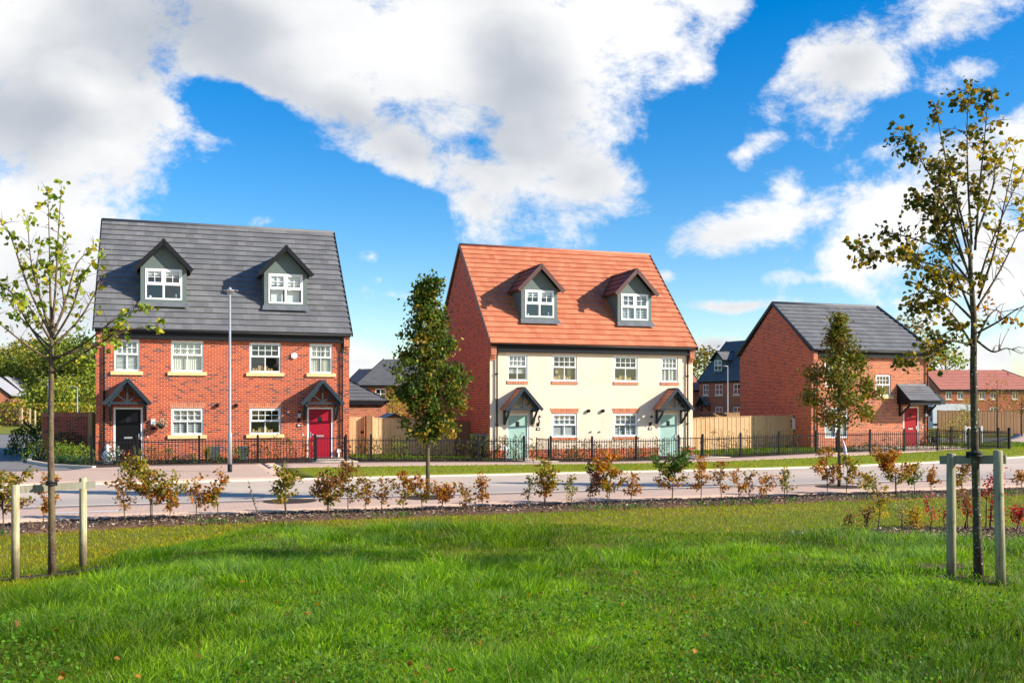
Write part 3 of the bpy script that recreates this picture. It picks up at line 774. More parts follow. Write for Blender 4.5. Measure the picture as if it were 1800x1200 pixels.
# house with the terracotta roof
U2 = 12.95
h2w = [(.80, 1.72, 3.52, 4.68, 'halfblind', 'brick', None), (2.88, 4.06, 3.52, 4.68, 'drape', 'brick', None), (5.86, 7.04, 3.52, 4.68, 'boxes', 'brick', None), (8.22, 9.10, 3.52, 4.68, 'shutter', 'brick', None),
       (2.88, 4.06, 1.05, 2.10, 'blind', 'brick', 'render'), (5.86, 7.04, 1.05, 2.10, 'shutter', 'brick', 'render')]
h2d = [(.77, 1.79, 2.09, M['door_green'], False, 'pale sage green front door, half behind climbing plants'), (8.11, 9.12, 2.09, M['door_green'], False, 'pale sage green front door beside the gate')]
H2 = town_house('semi_detached_house', 'cream rendered house pair with orange terracotta roof and two sage green doors', U2, 41., -.29, 9.86, h2w, h2d, (2.55, 7.24),
    M['terracotta'], M['maroon'], M['terra_trim'], True, M['terracotta'], M['bluegrey'],
    dict(din=('roller', 'shutter'), vents=(4.60, 5.30), lanterns=((2.22, 1.70), (7.66, 1.68)), bells=((1.99, .98), (7.86, .98))))
for xx in (4.72, 5.15):
    a = MB(); a.tube([(xx, -.003, 1.27), (xx, -.05, 1.27)], .035, 8); a.build('overflow_pipe', M['terra_trim'], H2)

# brick house with the hipped-looking grey roof on the right
U3 = 30.0; x, y = uvw(U3, 42.)
H3 = thing('detached_house', 'orange brick detached house with grey roof and red door under lean-to canopy', 'house', (x, y, -.0), ANG, 'new houses facing the road')
W3, D3 = 7.15, 6.6
w3 = [(.79, 2.16, 3.10, 4.36, 'pair', 'net', None, None), (3.85, 4.78, 2.66, 3.74, 'sash', 'none', 'stone', 'soldier'), (.79, 2.18, .54, 2.06, 'pair', 'blind', None, None)]
w = MB(); front_wall(w, W3, -.5, 4.85, [(a[0], a[1], a[2], a[3]) for a in w3]+[(5.57, 6.56, 0., 2.11)])
for xx, fl in ((0., False), (W3, True)):
    q = [(xx, D3, -.5), (xx, 0, -.5), (xx, 0, 4.82), (xx, D3/2, 7.42), (xx, D3, 4.82)]
    if fl: q = [(xx, D3, -.5), (xx, 0, -.5), (xx, 0, 4.82), (xx-.55, D3/2, 7.40), (xx, D3, 4.82)][::-1]
    w.face(q)
w.face([(W3, D3, -.5), (0, D3, -.5), (0, D3, 4.82), (W3, D3, 4.82)])
for z in (.02, 2.4, 4.7): w.face([(.02, .14, z), (W3-.02, .14, z), (W3-.02, D3-.1, z), (.02, D3-.1, z)], 1)
w.face([(.02, 2.2, 0), (W3-.02, 2.2, 0), (W3-.02, 2.2, 4.7), (.02, 2.2, 4.7)], 1)
w.build('wall', [M['brick_orange'], M['plaster']], H3)
r = MB(); xl = lambda s: -.08; xr = lambda s: W3+.14-.75*s
roof_slope(r, xl, xr, -.30, 4.93, D3/2, 7.56, .36); roof_slope(r, xl, xr, D3+.30, 4.93, D3/2, 7.56, .36)
ro = r.build('roof', M['slate'], H3)
rt = MB(); rt.tube([(-.08, D3/2, 7.56), (W3-.61, D3/2, 7.56)], .10, 8); rt.build('ridge_tile', M['slate_ridge'], ro)
for ya in (-.33, D3+.33):
    vg = MB(); vg.obox((-.09, ya, 4.88), (-.09, D3/2, 7.54), .06, .15, up=(0, -1 if ya < 1 else 1, 1))
    vg.build('verge_trim', M['bluegrey'], ro); vg = MB()
    vg.obox((W3+.16, ya, 4.93), (W3-.58, D3/2, 7.58), .10, .17, up=(0, -1 if ya < 1 else 1, 1))
    vg.build('verge_trim', M['bluegrey'], ro)
fa = MB(); fa.box(.22, W3+.0, -.17, -.125, 4.58, 4.86); fa.box(.22, W3, -.124, -.003, 4.58, 4.62); fa.build('fascia', M['dark'], H3)
gu = MB(); gu.tube([(-.02, -.26, 4.87), (W3+.1, -.26, 4.87)], .055, 8); gu.build('gutter', M['dark'], H3)
for x0 in (0., W3-.24): corbel(H3, x0, x0+.24, 0., M['brick_orange'], 4.22)
for s in w3: window(H3, s[0], s[1], s[2], s[3], 0., s[4], s[5], s[6], s[7])
door(H3, 5.57, 6.56, 2.11, M['door_red_b'], 0., 'scarlet front door with white letterbox')
for xx in (.28, W3-.12): downpipe(H3, xx, 0., 4.42, 0)
lantern(H3, 6.86, 1.55); p = MB(); p.box(6.80, 6.95, -.02, -.003, 1.25, 1.36); p.build('number_plate', M['dark'], H3)
p = MB(); p.box(6.75, 6.79, -.02, -.003, 1.0, 1.08); p.build('doorbell', M['white'], H3)
# lean-to canopy over its door, carried round the corner
c = MB(); cx0, cx1 = 5.2, 7.05
n = 6
for k in range(n):
    s0, s1 = k/n, (k+1)/n
    P = lambda s, l, x: (x, -.95*(1-s)-.68*l, 2.42+.80*s+.73*l)
    c.face([P(s0, .04, cx0-.03), P(s0, .04, cx1+.03), P(s1, .015, cx1+.03), P(s1, .015, cx0-.03)], 0, uv=[(cx0, k*.2+.01), (cx1, k*.2+.01), (cx1, k*.2+.19), (cx0, k*.2+.19)])
    c.face([P(s0, 0, cx0-.03), P(s0, 0, cx1+.03), P(s0, .04, cx1+.03), P(s0, .04, cx0-.03)])
for xx in (cx0, cx1): c.prism([(-.93, 2.22), (-.003, 2.22), (-.003, 3.20), (-.93, 2.41)], 'x', xx-.03, xx+.03, 1)
c.face([(cx0, -.93, 2.23), (cx0, -.003, 2.23), (cx1, -.003, 2.23), (cx1, -.93, 2.23)], 1)
o = c.build('door_canopy', [M['slate'], M['dark']], H3)
f = MB(); f.box(cx0-.04, cx1+.04, -.98, -.94, 2.19, 2.42); f.tube([(cx0-.04, -1.02, 2.40), (cx1+.04, -1.02, 2.40)], .045, 8); f.build('fascia', M['dark'], o)
f = MB(); f.box(cx0-.03, cx1+.03, -.06, -.003, 3.2, 3.27); f.build('lead_apron', M['lead'], o)
for xx in (cx0+.12, cx1-.12):
    f = MB(); f.box(xx-.045, xx+.045, -.09, -.003, 1.62, 2.21); f.obox((xx, -.06, 1.66), (xx, -.78, 2.18), .07, .08, up=(0, -1, 1)); f.build('bracket', M['dark'], o)
c = MB(); c.prism([(W3+.003, 2.22), (W3+.62, 2.22), (W3+.62, 2.40), (W3+.003, 2.85)], 'y', -.55, .9); c.build('side_canopy', M['bluegrey'], H3)
m_ = MB(); m_.box(-.14, -.003, 1.35, 1.82, .95, 1.52); o = m_.build('meter_box', M['white'], H3)
m_ = MB(); m_.box(-.15, -.141, 1.42, 1.54, 1.02, 1.2); m_.box(-.15, -.141, 1.42, 1.54, 1.28, 1.44); m_.build('meter_window', M['dark'], o)
# ------------------------------------------------------------------ walls, fences, railings
def board_fence(label, p0, p1, h, mat, group=None, board=.125, posts=True, cap=True, kind='close_board_fence'):
    (xa, ya), (xb, yb) = p0, p1; L = math.hypot(xb-xa, yb-ya); rz = math.atan2(yb-ya, xb-xa)
    t = thing(kind, label, 'fence', (xa, ya, 0), rz, group)
    npan = max(1, round(L/1.85)); 
    for i in range(npan):
        a, b = i*L/npan, (i+1)*L/npan; mb = MB(); k = max(1, round((b-a)/board)); zz = None
        zs = [gz(xa+(xb-xa)*s/L, ya+(yb-ya)*s/L) for s in (a, b)]
        for j in range(k):
            c, d = a+(b-a)*j/k, a+(b-a)*(j+1)/k; z = zs[0]+(zs[1]-zs[0])*(j+.5)/k; th = .006*(j % 2)
            q = .010+rnd.random()*.004
            mb.prism([(c-.008, .0+th), (d+.008, .012+th), (d+.008, .022+th), (c-.008, q+th)], 'z', z+.03, z+h+rnd.uniform(-.008, .008))
        mb.obox((a, .06, zs[0]+.35), (b, .06, zs[1]+.35), .05, .08); mb.obox((a, .06, zs[0]+h-.3), (b, .06, zs[1]+h-.3), .05, .08)
        if cap: mb.obox((a, .015, zs[0]+h+.02), (b, .015, zs[1]+h+.02), .06, .03)
        mb.build('fence_panel', mat, t)
        if posts and i: 
            p = MB(); p.box(a-.05, a+.05, .04, .14, zs[0]-.1, zs[0]+h+.05); p.build('post', mat, t)
    for s in (0, L):
        z = gz(xa+(xb-xa)*s/L, ya+(yb-ya)*s/L); p = MB(); p.box(s-.05, s+.05, -.03, .12, z-.1, z+h+.07); p.build('post', mat, t)
    return t
U = uvw
board_fence('pale larch board fence with a knotty panel behind the dark green street tree', U(8.35, 43.5), U(12.1, 43.9), 1.66, M['fence'], 'larch garden fences')
t = thing('side_gate', 'narrow larch board gate beside the grey roofed brick house', 'gate', (*U(7.0, 43.2), 0), ANG)
g = MB()
for k in range(7): g.box(.02+k*.125, .14+k*.125, 0, .02, .06, 1.66+.004*(k % 2))
g.box(.0, .9, .02, .06, .3, .42); g.box(.0, .9, .02, .06, 1.2, 1.32); g.obox((.05, .05, .42), (.85, .05, 1.2), .03, .08, up=(0, 1, 0)); g.build('gate_leaf', M['fence'], t)
g = MB(); g.box(.95, 1.17, -.25, .12, -.05, 1.72); g.build('post', M['fence_brown'], t)
g = MB(); g.box(.75, .88, -.03, -.001, .95, 1.05); g.build('latch', M['iron'], t)
board_fence('long larch board fence between the cream house and the orange brick house', U(22.95, 43.5), U(29.9, 43.5), 1.66, M['fence'], 'larch garden fences')
board_fence('short brown fence panel against the shaded gable of the cream house', U(12.16, 44.0), U(12.93, 44.0), 1.62, M['fence_brown'])
board_fence('brown board fence with sunlit top far beyond the road on the right', (at(1650, 75.), 75.), (at(1650, 75.)+26, 79.), 1.78, M['fence_brown'], None, .14)
board_fence('brown garden fence seen over the larch fence, below the dormered houses', (at(1208, 57), 57.), (at(1370, 64), 64.), 1.72, M['fence_brown'])

# brick garden wall beside the left house
t = thing('garden_wall', 'shaded red brick garden wall with brick coping beside the left house', 'wall', (*U(-5.3, 47.0), 0), ANG)
bw = MB(); bw.box(-.05, 1.76, 0, .22, -.1, 1.70); bw.build('brickwork', M['brick'], t)
bw = MB(); bw.box(-.08, 1.76, -.03, .25, 1.701, 1.78); bw.box(-.06, 1.76, -.015, .235, 1.781, 1.86); bw.build('coping', M['brick_soldier'], t)
t2 = thing('gate_post', 'square timber post at the end of the brick garden wall', 'post', (*U(-3.52, 47.0), 0), ANG)
bw = MB(); bw.box(0, .16, -.03, .15, -.1, 1.85); bw.box(-.01, .17, -.04, .16, 1.851, 1.89); bw.build('timber', M['fence'], t2)
board_fence('short brown board panel between the timber post and the left house', U(-3.3, 47.1), U(-2.75, 47.1), 1.8, M['fence_brown'])

RV = 37.7
def railing(label, us, group='black garden railings', v=RV, along_v=None):
    p0 = U(us[0], v) if along_v is None else U(along_v, us[0])
    rz = ANG if along_v is None else ANG+PI/2
    t = thing('iron_railing', label, 'railing', (*p0, 0), rz, group)
    def Z(s):
        q = U(us[0]+s, v) if along_v is None else U(along_v, us[0]+s)
        return gz(*q)+.05
    for k, u in enumerate(us):
        s = u-us[0]; p = MB(); z = Z(s); p.box(s-.038, s+.038, -.038, .038, z-.1, z+1.0); p.prism([(s-.04, z+1.0), (s+.04, z+1.0), (s, z+1.05)], 'y', -.04, .04); p.build('post', M['iron'], t)
        if k+1 < len(us):
            e = us[k+1]-us[0]; mb = MB(); z0, z1 = Z(s), Z(e)
            for zz in (.11, .80): mb.obox((s+.03, 0, z0+zz), (e-.03, 0, z1+zz), .012, .035)
            n = max(2, round((e-s)/.113))
            for j in range(1, n):
                x = s+(e-s)*j/n; z = z0+(z1-z0)*j/n
                mb.box(x-.0095, x+.0095, -.0095, .0095, z+.04, z+.885); mb.prism([(x-.0075, z+.885), (x+.0075, z+.885), (x, z+.92)], 'y', -.006, .006)
            mb.build('railing_panel', M['iron'], t)
    return t
def garden_gate(label, u0, u1, ang=0.):
    t = thing('garden_gate', label, 'gate', (*U(u0, RV), gz(*U(u0, RV))+.05), ANG+ang, 'black garden gates'); w = u1-u0
    mb = MB()
    for zz in (.12, .86): mb.box(.03, w-.03, -.012, .012, zz, zz+.035)
    mb.box(.04, .075, -.016, .016, .08, .95); mb.box(w-.075, w-.04, -.016, .016, .08, .95)
    n = round(w/.113)
    for j in range(1, n): x = w*j/n; mb.box(x-.0075, x+.0075, -.0075, .0075, .1, .93)
    mb.build('gate_leaf', M['iron'], t)
    h = MB(); h.box(w-.12, w-.02, -.03, .03, .66, .72); h.build('latch', M['iron'], t)
railing('black railing before the black door, down to the crimson door', [-2.70, -1.19, .89, 2.95, 5.03])
garden_gate('closed black gate in front of the crimson door', 5.03, 6.19)
railing('black railing between the crimson door and the open gate, behind the dark street tree', [6.19, 7.15, 9.33, 11.41, 13.34])
garden_gate('black gate standing open, seen edge on, beside the first sage door', 14.43, 15.58, math.radians(98))
railing('black railing across the middle of the cream house front', [14.49, 16.31, 18.31, 20.29])
garden_gate('closed black gate beside the second sage door, at the cream house corner', 20.29, 21.45)
railing('black railing in front of the long larch fence and its lawn strip', [21.45, 23.31, 25.25, 27.19])
garden_gate('closed black gate at the left corner of the orange brick house', 27.19, 28.31)
railing('black railing in front of the orange brick house, running past its corner', [28.31, 30.08, 31.98, 33.88, 35.7, 37.49, 38.17])
railing('black return railing running back from the far right railing corner', [37.75, 39.6, 41.5, 43.4], along_v=38.17)

# ------------------------------------------------------------------ street lamps
def lamp(label, x, y, h, r=.075, arm=.0, head=True, group=None, z=0.):
    t = thing('street_lamp', label, 'street lamp', (x, y, z), 0, group)
    p = MB(); p.tube([(0, 0, .30), (0, 0, 1.25), (0, 0, 1.33), (0, 0, h)], [r, r, r*.66, r*.52], 12); 
    if arm: p.tube([(0, 0, h-.02), (arm, 0, h+.03)], r*.5, 8)
    p.build('pole', M['galv'], t)
    p = MB(); p.tube([(0, 0, 0), (0, 0, .30)], r*1.06, 12); p.build('base', M['bin'], t)
    p = MB(); ax = arm
    if arm: p.prism([(ax-.05, h), (ax-.3, h+.0), (ax-.32, h+.06), (ax-.02, h+.08)], 'y', -.08, .08)
    else:
        p.lathe([(.045, -.06), (.07, .0), (.19, .035), (.19, .06), (.05, .085), (.05, .13), (.03, .15)], (0, 0, h), 14)
        p.box(-.19, .24, -.09, .09, h+.04, h+.058)
    p.build('lamp_head', M['galv'], t)
lamp('tall grey street lamp with flat round head before the grey roofed house', at(404, 31.4), 31.4, 5.72, .068)
lamp('distant pale lamp column among the trees, behind the nearest left tree trunk', at(85, 84), 84., 4.2, .09, group='distant lamp posts')
lamp('distant lamp post with bent arm above the brick garden wall', at(136, 92), 92., 3.9, .08, -.5, group='distant lamp posts')
lamp('distant white lamp post in front of the dormered houses', at(1279, 86), 86., 5.6, .085, -.55, group='distant lamp posts')

# ------------------------------------------------------------------ houses farther off
def far_house(name, label, x, y, rz, W, D, he, zr, wallm, roofm, wins=(), hipl=0., hipr=0., z=0., group='houses in the distance', dorms=(), canops=(), barge='dark'):
    t = thing(name, label, 'house', (x, y, z), math.radians(rz), group)
    w = MB(); hl = [a[:4] for a in wins]
    front_wall(w, W, -2, he, hl, 0., .1)
    for xx, fl, hp in ((0., False, hipl), (W, True, hipr)):
        q = [(xx, D, -2), (xx, 0, -2), (xx, 0, he)] + ([] if hp else [(xx, D/2, zr-.1)]) + [(xx, D, he)]
        w.face(q[::-1] if fl else q)
    w.face([(W, D, -2), (0, D, -2), (0, D, he), (W, D, he)]); w.face([(0, 1.5, -2), (W, 1.5, -2), (W, 1.5, he), (0, 1.5, he)], 1)
    w.build('wall', [wallm, M['plaster']], t)
    r = MB(); L = W
    xl = lambda s: -.1+hipl*s; xr = lambda s: W+.1-hipr*s
    roof_slope(r, xl, xr, -.25, he+.02, D/2, zr, .4); roof_slope(r, xl, xr, D+.25, he+.02, D/2, zr, .4)
    for hp, xx, sg in ((hipl, -.1, 1), (hipr, W+.1, -1)):
        if hp:
            q = [(xx, D+.25, he+.02), (xx, -.25, he+.02), (xx+sg*hp, D/2, zr)]
            r.face(q if sg > 0 else q[::-1])
    ro = r.build('roof', roofm, t)
    for hp, xx, sg in ((hipl, -.12, 1), (hipr, W+.12, -1)):
        for ya in (-.27, D+.27):
            v = MB(); v.obox((xx, ya, he-.03), (xx+sg*hp, D/2, zr+.01), .08, .16, up=(0, -1 if ya < 1 else 1, 1)); v.build('verge_trim', M[barge], ro)
    f = MB(); f.box(0, W, -.2, -.003, he-.2, he); f.build('fascia', M['dark'], t)
    for a in wins:
        m = MB(); x0, x1, z0, z1 = a[:4]; tt = .09
        m.box(x0, x1, .03, .09, z0, z0+tt); m.box(x0, x1, .03, .09, z1-tt, z1); m.box(x0, x0+tt, .03, .09, z0+tt, z1-tt); m.box(x1-tt, x1, .03, .09, z0+tt, z1-tt)
        m.box((x0+x1)/2-.04, (x0+x1)/2+.04, .035, .085, z0+tt, z1-tt)
        if len(a) > 4: m.box(x0+tt, (x0+x1)/2-.04, .04, .08, (z0+z1)/2-.03, (z0+z1)/2+.03); m.box((x0+x1)/2+.04, x1-tt, .04, .08, (z0+z1)/2-.03, (z0+z1)/2+.03)
        o = m.build('window', M['white'], t)
        g = MB(); g.face([(x0+tt, .07, z0+tt), (x1-tt, .07, z0+tt), (x1-tt, .07, z1-tt), (x0+tt, .07, z1-tt)]); g.build('pane', M['glass'], o)
        s_ = MB(); s_.box(x0-.08, x1+.08, -.06, -.003, z0-.14, z0-.01); s_.build('sill', M['sill'], o)
    for c in dorms: dormer(t, c, roofm, M['slate_far'], M['dark'], 'none', (c-.6, c+.6), (he+1.28, he+2.5), .72, .75, he+1.04, he+2.55, he+3.5)
    for c in canops: canopy(t, c, M['slate'], M['dark'], 0., .85, .9, 3.2, 2.2)
    return t
far_house('brick_garage', 'low brick garage with hipped grey roof behind the narrow larch gate', at(612, 57)-5, 54.6, 18.8, 7.55, 5.4, 2.42, 4.05, M['brick_orange'], M['slate_far'], (), 0, 2.6)
far_house('brick_house', 'distant brick house with broad grey roof, left of the dark street tree', at(630, 108), 106, 6, 10, 8.5, 4.35, 7.35, M['brick_far'], M['slate_far'], ((2.1, 3.2, 2.9, 4.0, 1),), 3.0, 0)
far_house('brick_house', 'distant dark red gable peeping over the grey garage roof', at(608, 130), 128, -38, 9, 6, 4.6, 7.0, M['brick_far'], M['slate_far'])
far_house('terraced_house', 'shaded three storey brick houses with dark roof and two dormers, beyond the larch fence', at(1229, 119), 119, -58, 9.66, 9.2, 5.05, 10.0, M['brick'], M['slate_far'],
    tuple((a, b, z0, z1, 1) for a, b in ((.66, 1.56), (2.72, 3.92), (5.68, 6.9), (8.05, 8.97)) for z0, z1 in ((3.45, 4.7),))+tuple((a, b, 1.0, 2.05, 1) for a, b in ((2.72, 3.92), (5.68, 6.9))), dorms=(2.44, 7.17), canops=(1.15, 8.5))
far_house('brick_house', 'orange roofed brick house end squeezed beside the dark dormered houses', at(1190, 120), 122, 10, 3.6, 8, 4.1, 6.6, M['brick_orange'], M['red_far'])
far_house('terraced_house', 'long low brick terrace with pinkish red hipped roof beyond the brown fence', at(1652, 122), 122, 2.5, 14.5, 8.6, 4.15, 6.75, M['brick_orange'], M['red_far'],
    tuple((a, a+.75, 3.0, 4.0) for a in (.75, 2.2, 4.9, 6.35, 9.1, 10.6))+tuple((a, a+.9, .9, 2.0) for a in (2.2, 6.3, 10.4)), 0, 4.4)
far_house('brick_house', 'far left house end with pale grey roof above the hedge, at the frame edge', at(15, 112), 112, 106, 9, 5.2, 3.3, 5.6, M['brick_orange'], M['sunlit_far'], ((1.0, 2.1, 1.4, 2.6, 1), (4.0, 5.2, 1.4, 2.6, 1)))
far_house('brick_house', 'second pale roofed brick house end above the hedge, nearer the trees', at(45, 126), 126, 106, 9, 5.2, 3.3, 5.9, M['brick_orange'], M['sunlit_far'], ((1.0, 2.1, 1.3, 2.5, 1), (4.0, 5.2, 1.3, 2.5, 1)))
t = thing('garden_shed', 'grey roofed garden shed peeping over the larch fence', 'shed', (at(668, 51), 51., 0), ANG)
s_ = MB(); s_.box(0, 1.5, 0, 1.8, 0, 1.35); s_.prism([(0, 1.35), (1.5, 1.35), (.75, 1.72)], 'y', 0, 1.8); s_.build('wall', M['fence_brown'], t)
s_ = MB(); s_.obox((-.1, .9, 1.34), (.75, .9, 1.76), 2.0, .04, up=(-.45, 0, 1)); s_.obox((1.6, .9, 1.34), (.75, .9, 1.76), 2.0, .04, up=(.45, 0, 1)); s_.build('roof', M['lead'], t)

# ------------------------------------------------------------------ van, bin, small yard things
t = thing('parked_van', 'white van parked behind the brown fence, beside the orange brick house', 'van', (at(1640, 82), 82., 0), math.radians(4))
prof = [(0, .35), (5.3, .35), (5.3, .95), (5.15, 1.15), (4.35, 1.32), (3.75, 2.12), (3.4, 2.3), (.12, 2.36), (0, 2.2)]
b = MB(); b.prism(prof, 'y', 0, 1.95); b.build('body', M['white_paint'], t)
b = MB(); b.prism([(3.25, 1.35), (4.2, 1.35), (3.72, 2.0), (3.25, 2.05)], 'y', -.012, -.002); b.prism([(-.01, 1.3), (-.002, 1.3), (-.002, 2.1), (-.01, 2.1)], 'y', .2, 1.75); b.build('window', M['dark'], t)
b = MB(); b.box(.02, 5.2, -.02, -.001, .55, .72); b.build('side_strip', M['bin'], t)
for wx in (.85, 4.3):
    b = MB(); b.tube([(wx, -.03, .33), (wx, .22, .33)], .34, 16); o = b.build('wheel', M['tyre'], t); b = MB(); b.tube([(wx, -.045, .33), (wx, -.031, .33)], .19, 12); b.build('rim', M['galv'], o)
b = MB(); b.box(-.03, -.001, .15, .4, .9, 1.25); b.build('tail_light', M['door_red_b'], t)
t = thing('wheelie_bin', 'dark grey wheelie bin behind the railing at the cream house corner', 'bin', (*U(11.75, 38.75), gz(*U(11.75, 38.75))+.05), ANG)
b = MB(); b.v = []; 
lo = [(-.24, -.26), (.24, -.26), (.24, .26), (-.24, .26)]; hi = [(-.29, -.33), (.29, -.33), (.29, .33), (-.29, .33)]
A = [(x, y, .08) for x, y in lo]; B = [(x, y, .98) for x, y in hi]
b.face(A[::-1]); b.face(B)
for i in range(4): j = (i+1) % 4; b.face([A[i], A[j], B[j], B[i]])
b.build('body', M['bin'], t)
b = MB(); b.prism([(-.36, .985), (.33, .985), (.33, 1.05), (-.05, 1.09), (-.36, 1.03)], 'x', -.31, .31); b.build('lid', M['bin'], t)
b = MB(); b.tube([(-.25, .36, .95), (.25, .36, .95)], .018, 6); b.build('handle', M['bin'], t)
for sx in (-.2, .2): b = MB(); b.tube([(sx-.03, .24, .1), (sx+.03, .24, .1)], .1, 12); b.build('wheel', M['tyre'], t)
def planter(label, u, v):
    t = thing('planter_box', label, 'planter', (*U(u, v), gz(*U(u, v))+.05), ANG, 'slate planters by the grey roofed house')
    b = MB()
    A = [(x, y, 0) for x, y in ((-.17, -.17), (.17, -.17), (.17, .17), (-.17, .17))]; B = [(x*1.25, y*1.25, .52) for x, y, _ in A]; C_ = [(x*1.1, y*1.1, .52) for x, y, _ in A]; D_ = [(x*1.05, y*1.05, .46) for x, y, _ in A]
    b.face(A[::-1])
    for P, Q in ((A, B), (B, C_), (C_, D_)):
        for i in range(4): j = (i+1) % 4; b.face([P[i], P[j], Q[j], Q[i]])
    b.build('pot', M['planter'], t); b = MB(); b.face(D_); b.build('earth', M['soil'], t)
planter('slate grey square planter left of the street lamp', 1.52, 40.2)
planter('slate grey square planter right of the street lamp, half behind a bush', 2.62, 40.3)
t = thing('garden_ornament', 'small white figure shaped garden ornament at the left house corner', 'ornament', (*U(-2.25, 38.9), .0), 0)
b = MB(); b.lathe([(.17, 0), (.18, .06), (.13, .10), (.12, .22), (.16, .34), (.13, .44), (.07, .48), (.10, .55), (.10, .62), (.04, .69)], (0, 0, .05), 14); b.build('figure', M['white_paint'], t)
for sg in (-1, 1): b = MB(); b.tube([(sg*.13, 0, .42), (sg*.19, -.03, .30), (sg*.12, -.1, .24)], [.045, .04, .035], 8); b.build('arm', M['white_paint'], t)
t = thing('utility_post', 'small white and blue utility post at the foot of the cream house downpipe', 'post', (*U(21.75, 40.3), gz(*U(21.75, 40.3))), ANG, 'utility posts')
b = MB(); b.lathe([(.05, 0), (.05, .42), (.03, .55), (.01, .6)], (0, 0, .05), 8); b.build('post', M['white_paint'], t)
t = thing('utility_post', 'little white capped post between railing and first sage door', 'post', (*U(12.95, 38.9), gz(*U(12.95, 38.9))), ANG, 'utility posts')
b = MB(); b.lathe([(.06, 0), (.06, .40), (.075, .42), (.06, .58), (.02, .62)], (0, 0, .05), 8); b.build('post', M['white_paint'], t)
t = thing('hose_reel', 'black wall hose reel by the right corner of the orange brick house', 'hose reel', (*U(37.25, 41.7), .0), ANG)
b = MB(); b.tube([(0, -.1, .45), (0, .1, .45)], .1, 14); b.build('drum', M['iron'], t)
for yy in (-.11, .11): b = MB(); b.tube([(.28*math.cos(k*PI/12), yy, .45+.28*math.sin(k*PI/12)) for k in range(25)], .022, 6, cap=False); b.build('rim', M['iron'], t)
b = MB(); b.obox((-.2, 0, 0), (0, 0, .45), .2, .03, up=(0, 1, 0)); b.obox((.2, 0, 0), (0, 0, .45), .2, .03, up=(0, 1, 0)); b.build('stand', M['iron'], t)
t = thing('tree_guard', 'white timber frame among the plants beyond the railing corner', 'tree guard', (at(1697, 56), 56., 0), .1)
for xx in (0, .95): b = MB(); b.box(xx-.05, xx+.05, -.05, .05, 0, 1.02); b.build('post', M['white_paint'], t)
b = MB(); b.box(.05, .90, -.03, .03, .86, .98); b.build('crossbar', M['white_paint'], t)
for k, (px, yy, hh) in enumerate(((38, 100, 1.9), (53, 101, 1.85), (62, 102, 1.7))):
    t = thing('timber_stake', 'pale timber stake in front of the far left hedge, ' + ('leftmost of the three', 'middle of the three', 'nearest the trees')[k], 'stake', (at(px, yy), yy, 0), .3*k, 'pale stakes by the far hedge')
    b = MB(); b.box(-.07, .07, -.07, .07, 0, hh); b.prism([(-.07, hh), (.07, hh), (0, hh+.08)], 'y', -.07, .07); b.build('stake', M['stake'], t)
# ------------------------------------------------------------------ plants
def vnoise(x, y, seed=0):
    xi = np.floor(x).astype(np.int64); yi = np.floor(y).astype(np.int64); fx = x-xi; fy = y-yi
    fx = fx*fx*(3-2*fx); fy = fy*fy*(3-2*fy)
    def h(a, b):
        n = (a*374761393+b*668265263+seed*1442695041) & 0x7fffffff
        n = ((n ^ (n >> 13))*1274126177) & 0x7fffffff
        return ((n ^ (n >> 16)) & 0xffff)/65535.
    return (h(xi, yi)*(1-fx)+h(xi+1, yi)*fx)*(1-fy)+(h(xi, yi+1)*(1-fx)+h(xi+1, yi+1)*fx)*fy
def fbm(x, y, seed=0, o=3):
    s = 0; a = .5; t = 0
    for k in range(o): s = s+a*vnoise(x*2**k, y*2**k, seed+k); t += a; a *= .5
    return s/t
PAL = dict(
 rust=((.44,.14,.025),(.52,.22,.03),(.30,.11,.03),(.36,.22,.03)), brown=((.30,.13,.04),(.38,.18,.045),(.20,.08,.035),(.32,.21,.045)),
 olive=((.22,.20,.025),(.34,.26,.035),(.15,.17,.02),(.42,.24,.03)), green=((.06,.13,.018),(.10,.18,.025),(.05,.095,.015)),
 lime=((.26,.33,.035),(.34,.38,.05),(.20,.28,.03),(.5,.42,.04)), yellow=((.52,.33,.025),(.46,.26,.025),(.35,.27,.03)),
 orange=((.50,.20,.025),(.42,.14,.02),(.36,.20,.03)), red=((.50,.03,.03),(.62,.09,.08),(.35,.02,.025)),
 dark=((.045,.082,.010),(.075,.115,.015),(.11,.15,.02),(.03,.055,.009)), purple=((.06,.018,.025),(.09,.03,.03),(.04,.03,.025)),
 maple=((.16,.18,.02),(.24,.17,.025),(.10,.14,.02),(.27,.10,.03),(.20,.23,.03),(.13,.17,.02)), blue=((.05,.09,.075),(.07,.12,.09)), box=((.20,.28,.025),(.28,.36,.035),(.13,.20,.02)),
 autumn=((.16,.13,.02),(.30,.19,.03),(.085,.09,.014),(.06,.075,.012),(.40,.27,.035),(.09,.10,.015)), gold=((.50,.34,.03),(.40,.28,.03),(.26,.24,.03)), wood=((.11,.15,.022),(.19,.225,.03),(.27,.28,.035),(.07,.10,.016)), white=((.7,.7,.62),(.5,.55,.4)), straw=((.45,.40,.18),(.3,.3,.1)))
def tints(n, pal, var=.28):
    P = np.array(PAL[pal]) if isinstance(pal, str) else np.concatenate([np.array(PAL[p]) for p in pal])
    c = P[RN.integers(0, len(P), n)]; return np.clip(c*(1+RN.uniform(-var, var, (n, 1))), 0, 1)
def unit(v): return v/np.maximum(1e-9, np.linalg.norm(v, axis=1, keepdims=True))
